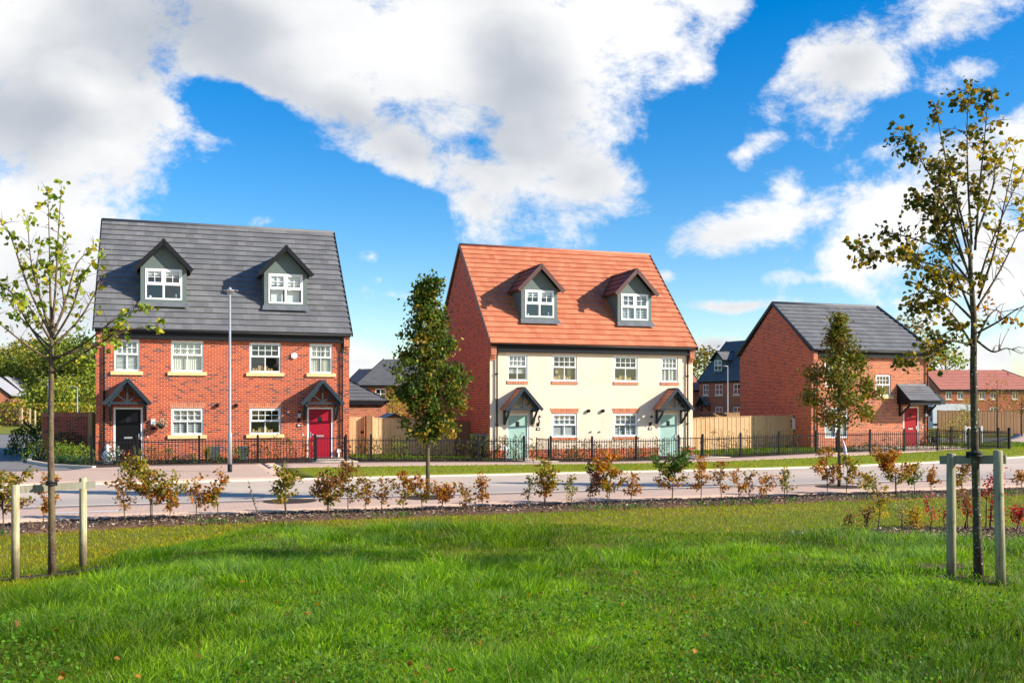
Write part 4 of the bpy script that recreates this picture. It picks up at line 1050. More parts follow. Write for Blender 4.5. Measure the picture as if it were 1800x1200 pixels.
def leaf_mesh(name, C, size, tint, parent=None, mat=None, up=.0, down=0., fold=False, wide=.62, var=.35):
    """one small face (or folded pair) per leaf at each centre"""
    n = len(C)
    nrm = unit(RN.normal(size=(n, 3))+np.array([0, 0, up])); t = unit(np.cross(nrm, unit(RN.normal(size=(n, 3)))))
    if down: t = unit(t+np.array([0, 0, -down])); nrm = unit(nrm-t*np.sum(nrm*t, 1, keepdims=True))
    b = np.cross(nrm, t); s = (size*(1+RN.uniform(-var, var, n)))[:, None]
    if not fold:
        V = np.stack([C-t*s*.5, C+b*s*wide*.5, C+t*s*.5, C-b*s*wide*.5], 1).reshape(-1, 3)
        F = np.arange(4*n).reshape(n, 4); T = np.repeat(tint, 4, 0)
    else:
        fo = nrm*s*RN.uniform(.05, .22, (n, 1))
        cv = -nrm*s*RN.uniform(0, .25, (n, 1))
        V = np.stack([C-t*s*.5, C-t*s*.12+b*s*wide*.52+fo, C+t*s*.22+b*s*wide*.36+fo*.8, C+t*s*.52+cv, C+t*s*.22-b*s*wide*.36+fo*.8, C-t*s*.12-b*s*wide*.52+fo], 1).reshape(-1, 3)
        i = np.arange(n)[:, None]*6; F = np.concatenate([i+np.array([[0, 1, 2, 3]]), i+np.array([[0, 3, 4, 5]])], 0); T = np.repeat(tint, 6, 0)
    return np_mesh(name, V, F, mat or M['leaf'], T, parent)

def sapling(label, x, y, h, w, pal, dens=1., lean=0., stems=1, cat='sapling', name='sapling', leaf=.068, z=None, group='saplings along the bark strip', lowest=.25, stemm=None, spike=None, shape=.6, bare=False):
    z = gz(x, y)+.03 if z is None else z
    t = thing(name, label, cat, (x, y, z), 0, group)
    mb = MB(); pts = []
    for k in range(stems):
        ph = rnd.uniform(0, 2*PI); sp = w*.35 if stems > 1 else w*.10
        tip = Vector((lean*h+sp*math.cos(ph), sp*math.sin(ph), h*rnd.uniform(.82, 1) if k else h))
        mid = Vector((lean*h*.35+rnd.uniform(-.05, .05), rnd.uniform(-.05, .05), h*.5))
        st = [Vector((rnd.uniform(-.02, .02)*stems, 0, -.05))]
        line = [st[0]+(mid-st[0])*(i/4) for i in range(4)]+[mid+(tip-mid)*(i/4) for i in range(5)]
        mb.tube(line, [.012-.009*i/8 for i in range(9)], 5)
        nb = int(6+h*7)
        for j in range(nb):
            s = lowest+(1-lowest)*(j+rnd.random())/nb
            p = line[min(7, int(s*8))].lerp(line[min(8, int(s*8)+1)], s*8-int(s*8)) if s < 1 else line[8]
            a = rnd.uniform(0, 2*PI); L = w*.55*(1-.65*max(0, s-.35)/.65)*rnd.uniform(.5, 1.05)*(1-.4*max(0, .35-s)/.35)
            e = p+Vector((math.cos(a)*L, math.sin(a)*L*.8, L*rnd.uniform(.2, 1.1)))
            mb.tube([p, p.lerp(e, .5)+Vector((0, 0, .02)), e], [.006, .004, .002], 4, cap=False)
            m = max(7, int(L*150*dens))
            for q in range(m):
                f = rnd.uniform(.2, 1.05); c = p.lerp(e, f)+Vector((rnd.gauss(0, .045), rnd.gauss(0, .045), rnd.gauss(0, .04))); pts.append(c)
    mb.build('stem', stemm or M['bark_plain'], t)
    if bare: pts = pts[::max(1, len(pts)//8)]
    C = np.array([tuple(p) for p in pts]); tn = tints(len(C), pal)
    if isinstance(pal, tuple):         # colour drifts from one palette to the other up the plant
        k = sst(.25, .8, C[:, 2]/h+RN.normal(0, .18, len(C)))[:, None]
        tn = tints(len(C), pal[0])*(1-(k > .5))+tints(len(C), pal[1])*(k > .5)
    leaf_mesh('foliage', C, leaf, tn, t, M['leaf'], .3)
    return t
def row(px, v=19.4):
    r = (px-900)/1750; y = v/(CA-r*SA); return r*y, y
def rowv(px): return 19.35-.22*max(0, -(row(px)[0]*CA+row(px)[1]*SA)-.5)
SAP = [ # px of foot, px of top, foot py, width m, palette, density, lean, stems, label
 (8, 838, 935, .75, ('brown', 'olive'), 1.2, 0, 2, 'broad brown sapling with pale green tip at the left frame edge'),
 (75, 858, 940, .55, 'rust', 1.2, -.06, 1, 'rust orange sapling between the two left tree stakes'),
 (219, 858, 929, .50, 'brown', .8, -.02, 1, 'thin brown sapling just right of the left tree stakes'),
 (268, 823, 925, .80, ('rust', 'olive'), 1.5, .0, 2, 'tallest bushy rust and olive sapling, below the black door'),
 (298, 850, 916, .55, ('rust', 'olive'), 1.1, .02, 1, 'rust sapling pressed against the tallest bushy one'),
 (345, 850, 914, .45, 'rust', 1.0, -.03, 1, 'small russet sapling left of the lamp post'),
 (383, 840, 911, .50, ('olive', 'rust'), 1.3, .03, 1, 'olive brown sapling just left of the lamp post foot'),
 (455, 842, 903, .12, 'brown', .3, -.30, 1, 'nearly bare leaning twig right of the lamp post'),
 (504, 823, 907, .55, 'olive', 1.1, -.22, 2, 'leaning two headed olive sapling beside the empty tree pit'),
 (575, 838, 901, .62, ('olive', 'brown'), 1.4, 0, 2, 'wide olive bush like sapling below the crimson door'),
 (612, 815, 898, .60, ('olive', 'brown'), 1.4, 0, 1, 'tall dark olive sapling right of the crimson door'),
 (642, 836, 900, .32, 'brown', 1.0, 0, 1, 'narrow brown sapling below the narrow larch gate'),
 (669, 850, 900, .42, 'brown', .8, .03, 1, 'low sparse brown sapling under the larch fence start'),
 (708, 832, 897, .52, ('olive', 'rust'), 1.2, 0, 1, 'full rust sapling just left of the dark street tree'),
 (742, 838, 896, .45, ('olive', 'rust'), 1.0, 0, 1, 'olive sapling in line with the dark street tree trunk'),
 (776, 850, 892, .50, 'rust', .9, .08, 2, 'low spreading rust sapling just right of the dark street tree'),
 (821, 852, 890, .46, 'brown', .7, -.12, 1, 'sparse brown sapling leaning away below the wheelie bin'),
 (848, 838, 888, .50, ('orange', 'rust'), 1.1, 0, 1, 'bright orange sapling below the wheelie bin'),
 (928, 835, 887, .26, 'olive', .6, 0, 1, 'thin sparse olive sapling left of the first sage door foot'),
 (957, 815, 887, .52, ('rust', 'olive'), 1.1, .0, 2, 'tall rust sapling below the open black gate'),
 (1003, 835, 885, .32, 'olive', .8, 0, 1, 'slim green brown sapling right of the open gate'),
 (1036, 822, 884, .50, ('brown', 'purple'), 1.2, -.03, 1, 'dark brown sapling below the middle of the cream house'),
 (1070, 808, 889, .60, ('olive', 'orange'), 1.4, 0, 2, 'tall golden sapling right of the dark brown one'),
 (1108, 830, 882, .36, 'orange', 1.1, .02, 1, 'slim orange sapling below the cream house shutters'),
 (1182, 798, 884, .95, ('rust', 'green'), 1.0, .0, 2, 'large wide green sapling with rusty lower leaves in front of the second sage door'),
 (1232, 808, 884, .46, ('rust', 'orange'), 1.3, 0, 1, 'tall orange brown sapling at the cream house right corner'),
 (1268, 814, 879, .40, ('rust', 'brown'), 1.0, -.02, 1, 'reddish brown sapling below the start of the long larch fence'),
 (1300, 827, 877, .46, 'rust', .9, -.05, 1, 'rust sapling below the middle of the long larch fence'),
 (1317, 830, 878, .30, 'brown', .8, .04, 1, 'small brown sapling touching the rust one'),
 (1346, 840, 876, .50, ('rust', 'orange'), 1.0, -.02, 1, 'low round rust sapling below the larch fence end'),
 (1381, 828, 876, .28, ('straw', 'olive'), .8, .02, 2, 'thin straw coloured sapling below the meter box'),
 (1455, 800, 876, .62, ('brown', 'rust'), 1.3, 0, 1, 'dense brown sapling just left of the maple trunk'),
 (1489, 806, 873, .60, ('rust', 'olive'), 1.3, 0, 1, 'brown and orange sapling just right of the maple trunk'),
 (1523, 835, 870, .46, ('olive', 'yellow'), 1.2, 0, 1, 'yellow green sapling below the detached house wall'),
 (1575, 803, 872, .85, ('olive', 'rust'), 1.4, .0, 2, 'broad tan sapling below the scarlet door'),
 (1609, 812, 864, .50, ('green', 'olive'), 1.3, 0, 1, 'fresh green sapling left of the right tree stakes'),
 (1637, 822, 864, .34, ('brown', 'rust'), 1.1, 0, 1, 'narrow brown sapling beside the fresh green one'),
 (1692, 814, 862, .48, ('olive', 'brown'), .8, 0, 2, 'sparse olive sapling between right stake and tree trunk'),
 (1797, 832, 858, .50, ('brown', 'rust'), 1.1, -.05, 1, 'brown sapling at the right frame edge')]
for px, top, foot, w, pal, dens, lean, stems, lab in SAP:
    x, y = row(px, rowv(px)); h = (foot-top)*y/1750*1.06
    sapling(lab, x, y, max(.45, h), w*1.2, pal, dens*.95, lean, stems, bare=(px == 455))
# the near bed on the right
def bedpos(px, y): return at(px, y), y
BED = [(1539, 15.7, .95, .55, ('yellow', 'olive'), 1.3, .06, 1, 'curved yellow leaved shrub in the near right bed'),
 (1494, 15.9, .40, .18, 'brown', .3, .05, 2, 'dry bare twigs at the tip of the near right bed'),
 (1525, 16.6, .42, .22, 'brown', .3, -.03, 3, 'clump of dry brown stems behind the curved yellow shrub'),
 (1585, 16.9, .45, .25, 'straw', .6, .0, 2, 'thin yellow sprigs in the near right bed'),
 (1613, 15.6, .50, .42, ('brown', 'yellow'), 1.1, .0, 2, 'forked brown shrub with yellow leaves in the near right bed'),
 (1634, 16.4, .62, .22, ('red', 'red'), .9, -.08, 1, 'scarlet spike shrub leaning over the forked brown one'),
 (1662, 17.0, .36, .22, ('brown', 'red'), .7, .0, 2, 'small red tipped stems left of the right stakes'),
 (1700, 17.2, .62, .42, ('red', 'brown'), .6, .02, 3, 'red stemmed shrub seen between stake and tree trunk'),
 (1738, 17.4, .95, .5, ('brown', 'red'), .6, .02, 3, 'tallest red shrub between tree trunk and right stake'),
 (1752, 16.6, .45, .30, 'red', .7, .05, 2, 'low crimson shrub at the foot of the right stake'),
 (1791, 16.9, .38, .45, 'red', .8, .0, 3, 'low scarlet shrub at the right frame edge')]
for px, y, h, w, pal, dens, lean, stems, lab in BED:
    sapling(lab, at(px, y), y, h, w, pal, dens, lean, stems, 'shrub', 'shrub', .045, None, 'shrubs in the near right bed', .3, M['twig'])

# planting behind the railings: young hedges and garden plants
def young_hedge(label, u0, u1, v, h, n, pal, leaf=.06, name='young_hedge'):
    x0, y0 = U(u0, v); t = thing(name, label, 'hedge', (x0, y0, 0), ANG, 'young hedges behind the railings')
    mb = MB(); pts = []
    n = int(n*1.35)
    for i in range(n):
        u = u0+(u1-u0)*(i+rnd.uniform(.2, .8))/n; vv = v+rnd.uniform(-.18, .18); z = gz(*U(u, vv))+.03; hh = h*rnd.uniform(.55, 1.1)
        p = Vector((u-u0, vv-v, z)); e = p+Vector((rnd.uniform(-.18, .18), rnd.uniform(-.08, .08), hh)); m = p.lerp(e, .5)+Vector((rnd.uniform(-.1, .1), 0, 0))
        mb.tube([p, m, e], [.008, .006, .003], 4, cap=False)
        for j in range(int(16*hh)):
            f = rnd.uniform(.12, 1); q = p.lerp(m, f*2) if f < .5 else m.lerp(e, f*2-1)
            d = Vector((rnd.gauss(0, .10), rnd.gauss(0, .06), rnd.gauss(0, .06)))
            mb.tube([q, q+d], [.003, .002], 3, cap=False)
            pts += [q+d*rnd.uniform(.5, 1.1)+Vector((rnd.gauss(0, .02), rnd.gauss(0, .02), rnd.gauss(0, .02))) for _ in range(4)]
    mb.build('stem', M['bark_plain'], t); C = np.array([tuple(p) for p in pts]); leaf_mesh('foliage', C, leaf, tints(len(C), pal), t, M['leaf'])
young_hedge('thin young hedge whips in front of the crimson door house window', 2.4, 5.0, 38.1, .95, 17, ('olive', 'green'))
young_hedge('young hedge whips in front of the pale larch fence', 6.3, 11.3, 38.15, 1.0, 30, ('green', 'olive'))
young_hedge('young hedge whips around the wheelie bin and first sage door', 11.3, 14.3, 38.15, 1.08, 26, ('green', 'dark', 'olive'))
young_hedge('young hedge whips across the middle of the cream house', 14.8, 20.2, 38.15, .95, 30, ('green', 'olive', 'rust'))
young_hedge('dark young whips in front of the long larch fence', 21.7, 26.9, 38.15, 1.15, 26, ('dark', 'brown'), .045)
young_hedge('sparse young plants in front of the orange brick house', 28.6, 35.5, 38.2, .6, 22, ('green', 'olive'))
def bush(label, x, y, r, h, pal, n, leaf, name='bush', cat='bush', group=None, z=None, stem=0., mat='leafd', up=.2):
    z = gz(x, y)+.04 if z is None else z; t = thing(name, label, cat, (x, y, z), 0, group)
    mb = MB()
    for k in range(6):
        a = k*PI/3; mb.tube([(0, 0, -.03), (math.cos(a)*r*.25, math.sin(a)*r*.25, stem+h*.3), (math.cos(a)*r*.6, math.sin(a)*r*.6, stem+h*.7)], [.014, .010, .004], 5)
    mb.build('stem', M['bark_plain'], t)
    d = unit(RN.normal(size=(n, 3))); d[:, 2] = np.abs(d[:, 2])*1.0 if not stem else d[:, 2]
    rad = RN.uniform(.55, 1.05, n)**.6*(1+.16*np.sin(d[:, 0]*7+d[:, 1]*5+x)*np.cos(d[:, 2]*6))
    C = d*rad[:, None]*np.array([r, r, h if not stem else h/2])
    if stem: C[:, 2] += stem+h/2
    leaf_mesh('foliage', C, leaf, tints(n, pal), t, M[mat], up); return t
G1 = 'garden plants by the black door'
for args in (('silvery variegated shrub left of the black door', *U(-2.0, 38.4), .34, .72, ('blue', 'green', 'white'), 420, .06, 'shrub', 'shrub', G1),
  ('dark purple shrub at the black door threshold', *U(-1.55, 38.5), .28, .55, ('purple', 'purple', 'red'), 320, .055, 'shrub', 'shrub', G1),
  ('purple green shrub right of the black door', *U(-.75, 38.5), .32, .72, ('purple', 'olive'), 360, .06, 'shrub', 'shrub', G1),
  ('olive shrub under the hanging basket', *U(-.2, 38.5), .3, .66, ('green', 'olive'), 340, .055, 'shrub', 'shrub', G1),
  ('low grey green shrub under the shuttered window', *U(.2, 38.3), .32, .34, ('green', 'blue'), 280, .05, 'shrub', 'shrub', G1),
  ('low blue grey mound plant beside the railing post', *U(.55, 38.3), .34, .3, 'blue', 300, .045, 'shrub', 'shrub', G1),
  ('small lime plant behind the blue grey mound', *U(.68, 38.7), .2, .42, ('lime', 'green'), 140, .06, 'shrub', 'shrub', G1),
  ('bright green plant in front of the left planter', *U(1.55, 38.4), .3, .34, ('green', 'lime'), 240, .06, 'shrub', 'shrub', G1),
  ('rounded green bush right of the street lamp', *U(2.2, 38.6), .34, .62, ('green', 'box'), 420, .055, 'shrub', 'shrub', G1),
  ('dark green shrub under the cream house middle window', *U(16.1, 39.2), .42, .62, ('dark', 'green'), 460, .06, 'shrub', 'shrub', 'plants by the cream house'),
  ('red flowered plant beside the open gate', *U(15.1, 39.0), .34, .62, ('red', 'green', 'green'), 260, .05, 'shrub', 'shrub', 'plants by the cream house'),
  ('low leafy plants along the cream house plinth', *U(18.9, 39.0), .5, .5, ('green', 'rust'), 320, .06, 'shrub', 'shrub', 'plants by the cream house'),
  ('low dark ground cover before the scarlet door', *U(31.2, 38.9), 1.5, .3, ('dark', 'green'), 900, .06, 'shrub', 'shrub', None),
  ('low dark ground cover left of the scarlet door step', *U(29.2, 39.0), 1.0, .28, ('dark', 'green'), 600, .06, 'shrub', 'shrub', None),
  ('yellow green young bush right of the larch fence shade', *U(9.0, 41.2), .5, .85, ('lime', 'green'), 420, .06, 'shrub', 'shrub', None),
  ('tall lime bush by the railing corner beyond the scarlet door', at(1672, 55), 55., .9, 1.7, ('lime', 'olive'), 420, .09, 'bush', 'bush', None),
  ('mid green bush in the white timber frame', at(1690, 57), 57., .9, 1.5, ('green', 'olive'), 420, .09, 'bush', 'bush', None)):
    bush(*args)
G2 = 'shrubs in the corner bed'
bush('large dark glossy shrub left of the brick garden wall', at(56, 43.5), 43.5, 1.0, 1.35, ('dark', 'purple', 'dark'), 1500, .12, 'shrub', 'shrub', G2)
t = bush('round blue green topiary ball on a short stem', at(118, 42.2), 42.2, .62, .78, ('blue', 'dark'), 900, .06, 'topiary_ball', 'topiary', G2, None, .28)
for k, (px, yy, r, h, pal, lab) in enumerate(((47, 40.6, .75, .95, ('green', 'box'), 'dark green box mound below the glossy shrub'), (70, 38.2, .70, .85, 'box', 'lime box mound left of the near tree trunk'), (101, 37.8, .42, .75, 'box', 'small pointed lime box plant just right of the trunk'),
   (113, 37.5, .45, .78, 'box', 'lime box mound under the topiary ball'), (130, 37.2, .46, .72, 'box', 'lime box mound right of the topiary ball'), (147, 36.9, .48, .70, 'box', 'lime box mound nearest the railing post'),
   (106, 36.2, .34, .32, ('blue', 'green'), 'low grey green cushion plant right of the trunk'), (126, 36.0, .36, .30, ('blue', 'green'), 'low grey green cushion plant in the middle of the bed'), (150, 35.6, .40, .32, ('blue', 'green'), 'low grey green cushion plant beside the railing post'))):
    bush(lab, at(px, yy), yy, r, h, pal, 620, .055, 'box_plant' if r > .41 or h > .5 else 'cushion_plant', 'shrub', G2)
sb = MB(); pts = [(-22.6, 47.5), (-19.9, 41.2), (-18.1, 37.3), (-16.0, 34.75), (-14.1, 33.6), (-13.4, 34.0), (-14.4, 37.5), (-16.4, 42.3)]
sb.face([(x, y, .06) for x, y in pts]); tag(sb.build('planting_bed', M['soil']), kind='structure')
kb = MB()
for a, b in zip(pts[:5], pts[1:5]): kb.obox((*a, .05), (*b, .05), .14, .12)
tag(kb.build('kerb', M['kerb']), kind='structure')
# ornamental grass tufts by the black door
def tuft(label, x, y, h, n, pal, group, name='grass_tuft', cat='plant'):
    t = thing(name, label, cat, (x, y, gz(x, y)+.04), 0, group); mb = MB(); V = []; F = []; 
    for k in range(n):
        a = rnd.uniform(0, 2*PI); r = rnd.uniform(.1, .45)*h; e = Vector((math.cos(a)*r, math.sin(a)*r, h*rnd.uniform(.7, 1))); s = Vector((-math.sin(a), math.cos(a), 0))*.012
        i = len(V); m = e*.5+Vector((0, 0, h*.14)); V += [tuple(-s), tuple(s), tuple(m+s*.8), tuple(m-s*.8), tuple(e+s*.1), tuple(e-s*.1)]; F += [(i, i+1, i+2, i+3), (i+3, i+2, i+4, i+5)]
    np_mesh('blades', np.array(V), np.array(F), M['grass'], np.repeat(tints(n, pal), 6, 0), t)
tuft('straw coloured grass tuft in front of the black door', *U(-1.2, 38.6), .7, 60, ('straw', 'green'), 'ornamental grass tufts')
tuft('tall olive grass tuft left of the slate planter', *U(1.2, 38.9), .75, 60, ('olive', 'straw'), 'ornamental grass tufts')
# hanging basket
x, y = U(U0+2.36, 41-.26)
t = thing('hanging_basket', 'hanging basket of white flowers on the wall right of the black door', 'basket', (x, y, -.05), ANG)
b = MB(); b.lathe([(.02, 1.30), (.12, 1.36), (.17, 1.48), (.175, 1.50)], (0, 0, 0), 12); b.build('bowl', M['basket'], t)
b = MB(); b.tube([(0, .24, 1.98), (0, .0, 2.02), (0, -.02, 1.99)], .012, 6)
for a in (0, 2.1, 4.2): b.tube([(0, 0, 1.99), (.16*math.cos(a), .16*math.sin(a), 1.5)], .005, 4)
b.build('bracket', M['iron'], t)
C = unit(RN.normal(size=(220, 3)))*np.array([.24, .2, .17])*RN.uniform(.6, 1, (220, 1)); C[:, 2] += 1.55; C[:40, 2] -= RN.uniform(.1, .38, 40)
leaf_mesh('flowers', C, .055, tints(220, ('white', 'green', 'white')), t, M['leaf'])

# ------------------------------------------------------------------ trees
def blob_tree(label, x, y, h, r, base, pal, nclump, per, leaf, z=0., trunk=.12, prof=None, name='tree', group=None, mat='leafd', sp=.2, barkm='bark_plain', up=.25, dens_in=.55, limbs=9, seed=0, trunk_lean=0., lobes=()):
    """tapered trunk and limbs, and a crown of leaf clumps spread through an uneven envelope prof(t) -> relative radius"""
    R = np.random.default_rng(seed+int(abs(x)*10)); rr = random.Random(seed+int(abs(x)*13))
    t = thing(name, label, 'tree', (x, y, z), 0, group)
    prof = prof or (lambda s: math.sqrt(max(0, 1-(2*s-1)**2)))
    mb = MB(); mb.tube([(0, 0, -.1), (trunk_lean*.3, 0, base*.6), (trunk_lean, .02, base+(h-base)*.5), (trunk_lean, 0, h*.97)], [trunk*1.15, trunk, trunk*.6, trunk*.1], 8)
    for k in range(limbs):
        s = .02+.75*(k+rr.random())/limbs; a = rr.uniform(0, 2*PI); L = r*prof(min(.98, s+.15))*rr.uniform(.6, .95); z0 = base*.92+(h-base)*s*.8
        e = Vector((math.cos(a)*L, math.sin(a)*L, z0+L*rr.uniform(.5, 1.1))); p = Vector((trunk_lean, 0, z0))
        mb.tube([p, p.lerp(e, .5)+Vector((0, 0, -.06*L)), e], [trunk*.4, trunk*.25, trunk*.06], 5, cap=False)
    mb.build('trunk', M[barkm], t)
    Cs = []; tn = []
    P = np.array(PAL[pal]) if isinstance(pal, str) else np.concatenate([np.array(PAL[p]) for p in pal])
    for k in range(nclump):
        s = R.random()**.9; a = R.uniform(0, 2*PI); q = R.random()**dens_in
        wob = 1+.30*math.sin(3*a+9*s+seed)+.2*math.sin(5*a-14*s)
        rad = r*prof(s)*q*wob; c = np.array([math.cos(a)*rad+trunk_lean, math.sin(a)*rad, base+(h-base)*s])
        n = int(per*R.uniform(.5, 1.4)); g = R.normal(size=(n, 3))*sp*np.array([1, 1, .75])*R.uniform(.7, 1.25)
        Cs.append(c+g); base_c = P[R.integers(len(P))]*R.uniform(.78, 1.22)
        tn.append(np.clip((base_c*.6+P[R.integers(0, len(P), n)]*.4)*(1+R.uniform(-.25, .25, (n, 1))), 0, 1))
    for dx, s, dy_, rr2, nn in lobes:
        for k in range(nn):
            c = np.array([dx, dy_, base+(h-base)*s])+R.normal(0, rr2*.45, 3); n = int(per*R.uniform(.5, 1.3)); Cs.append(c+R.normal(size=(n, 3))*sp*np.array([1, 1, .75]))
            tn.append(np.clip((P[R.integers(len(P))]*.6+P[R.integers(0, len(P), n)]*.4)*(1+R.uniform(-.25, .25, (n, 1))), 0, 1))
    C = np.concatenate(Cs); leaf_mesh('crown', C, leaf, np.concatenate(tn), t, M[mat], up); return t
yt = 22.6
blob_tree('dense dark green columnar street tree between the two house pairs', at(752, yt), yt, zat(490, yt), .70, zat(772, yt), ('dark', 'green', 'dark', 'olive'), 340, 36, .09, 0, .045,
    lambda s: float(np.interp(s, (0, .09, .19, .3, .44, .6, .74, .89, 1), (.25, .72, .86, .95, .86, .76, .55, .36, .1)))*(1+.10*math.sin(s*31)), 'street_tree', 'young street trees', sp=.095, barkm='bark_plain', seed=5, limbs=18, lobes=((.58, .25, -.1, .26, 22), (.66, .38, .0, .18, 12), (-.64, .30, .1, .2, 10), (-.12, .93, 0, .12, 10), (.16, .98, 0, .10, 8), (.42, .60, 0, .16, 8), (-.46, .52, 0, .16, 8), (.34, .08, .1, .2, 10)))
y4 = 25.6
blob_tree('young maple with olive and bronze leaves before the orange brick house', at(1475, y4), y4, zat(557, y4), .80, zat(748, y4), 'maple', 235, 30, .085, 0, .04,
    lambda s: float(np.interp(s, (0, .06, .18, .31, .47, .62, .78, .91, 1), (.3, .62, .86, .78, .62, .5, .34, .18, .06)))*(1+.20*math.sin(s*27)), 'street_tree', 'young street trees', sp=.11, seed=9, limbs=16, lobes=((.74, .36, 0, .16, 12), (.66, .12, 0, .18, 12), (-.78, .24, 0, .18, 12), (-.6, .45, .1, .2, 12), (.5, .58, 0, .16, 10), (.95, .30, 0, .10, 6)))
for lab, px, yy, rr_ in (('', 752, 22.6, .62), ('', 510, 21.7, .58), ('', 1475, 25.6, .6)):
    c = MB(); x0, yc = at(px, yy), yy; n = 20
    c.face([(x0+rr_*math.cos(2*PI*k/n), yc+rr_*math.sin(2*PI*k/n), gz(x0, yc)+.062) for k in range(n)]); tag(c.build('tree_pit', M['soil']), kind='structure')
t = thing('litter_bag', 'white and lilac plastic wrap caught on the maple trunk', 'wrap', (at(1481, 25.55), 25.55, zat(800, 25.55)), 0)
b = MB(); b.tube([(0, 0, .42), (.05, -.02, .2), (.075, -.02, .0), (.04, 0, -.2), (.01, 0, -.3)], [.01, .04, .055, .045, .01], 8); b.build('wrap', plain('lilac_plastic', (.62,.56,.62), .5, .15), t)
GT = 'trees beyond the side road'
for px, top, yy, r, pal, lab, sd in ((-12, 628, 136, 5.2, 'wood', 'dense tree half cut off by the left frame edge', 1), (28, 618, 140, 5.2, ('wood', 'gold'), 'green tree with golden top behind the far hedge', 2), (62, 602, 146, 6.0, ('wood', 'gold'), 'broad yellow green tree left of the near tree trunk', 3),
   (104, 601, 132, 5.2, 'wood', 'tall dark green tree just right of the near tree trunk', 4), (142, 598, 138, 5.8, ('wood', 'box'), 'broad mid green tree beside the grey roofed house', 6), (180, 622, 132, 5.0, 'wood', 'green tree mostly hidden by the grey roofed house', 7)):
    blob_tree(lab, at(px, yy), yy, zat(top, yy), r, 1.2, pal, 190, 30, .42, 0, .3, None, 'broadleaf_tree', GT, sp=.72, seed=sd, dens_in=.5)
for px, top, yy, r, pal, lab, sd in ((84, 676, 112, 2.9, ('lime', 'wood'), 'bright lime bushy tree low between trunk and hedge', 11), (122, 668, 114, 3.2, ('gold', 'lime', 'wood'), 'yellow bushy tree above the brick garden wall', 12), (155, 664, 108, 3.0, ('wood', 'lime'), 'low green bushy tree against the left house corner', 13)):
    blob_tree(lab, at(px, yy), yy, zat(top, yy), r, .3, pal, 100, 28, .34, 0, .12, None, 'bushy_tree', GT, sp=.55, seed=sd, dens_in=.5)
GR = 'trees beyond the houses'
blob_tree('golden olive tree behind the cream house right corner', at(1238, 135), 135, zat(614, 135), 4.2, 2.5, 'autumn', 90, 26, .42, 0, .25, None, 'broadleaf_tree', GR, sp=.7, seed=21)
blob_tree('amber autumn tree behind the grey roof of the detached house', at(1590, 92), 92, zat(562, 92), 3.0, 4.5, ('orange', 'rust', 'autumn'), 70, 24, .30, 0, .2, None, 'broadleaf_tree', GR, sp=.5, seed=22)
blob_tree('pale lime tree behind the red roofed terrace', at(1662, 146), 146, zat(610, 146), 4.4, 3, ('lime', 'box'), 80, 26, .45, 0, .25, None, 'broadleaf_tree', GR, sp=.75, seed=23)
blob_tree('young thin tree with white trunk in front of the brown fence', at(1753, 68), 68, zat(660, 68), 1.15, 1.8, ('olive', 'rust'), 34, 9, .14, 0, .05, None, 'young_tree', GR, sp=.28, seed=24, barkm='bark_plain')
blob_tree('young yellowing tree left of the near right trunk, before the brown fence', at(1700, 66), 66, zat(690, 66), .75, 1.2, ('gold', 'lime'), 26, 8, .13, 0, .04, None, 'young_tree', GR, sp=.22, seed=25)
blob_tree('young thin tree in front of the brown fence at the right frame edge', at(1796, 70), 70, zat(690, 70), 1.0, 1.6, ('olive', 'rust'), 30, 9, .14, 0, .05, None, 'young_tree', GR, sp=.25, seed=26)
blob_tree('small golden bush tree behind the dark street tree', at(690, 62), 62, zat(690, 62), 1.2, .6, ('gold', 'lime'), 40, 20, .16, 0, .08, None, 'bushy_tree', GR, sp=.3, seed=27)
# clipped far hedge
t = thing('hedge', 'long bushy hedge in front of the far left houses', 'hedge', (-66, 104, 0), 0)
n = 5200; C = np.stack([RN.uniform(-14, 22, n), RN.uniform(-1.0, 1.0, n), np.zeros(n)], 1); C[:, 2] = RN.random(n)**.7*(2.55+.5*fbm(C[:, 0]*.6, C[:, 1], 3)-.25)
leaf_mesh('foliage', C, .30, tints(n, ('olive', 'box', 'gold', 'olive')), t, M['leafd'], .2)
mb = MB()
for k in range(66): xx = -14+k*.54; mb.tube([(xx, 0, 0), (xx+.2*math.sin(k), .2*math.cos(k*2), 2.3)], [.04, .015], 5)
mb.build('stem', M['bark_plain'], t)

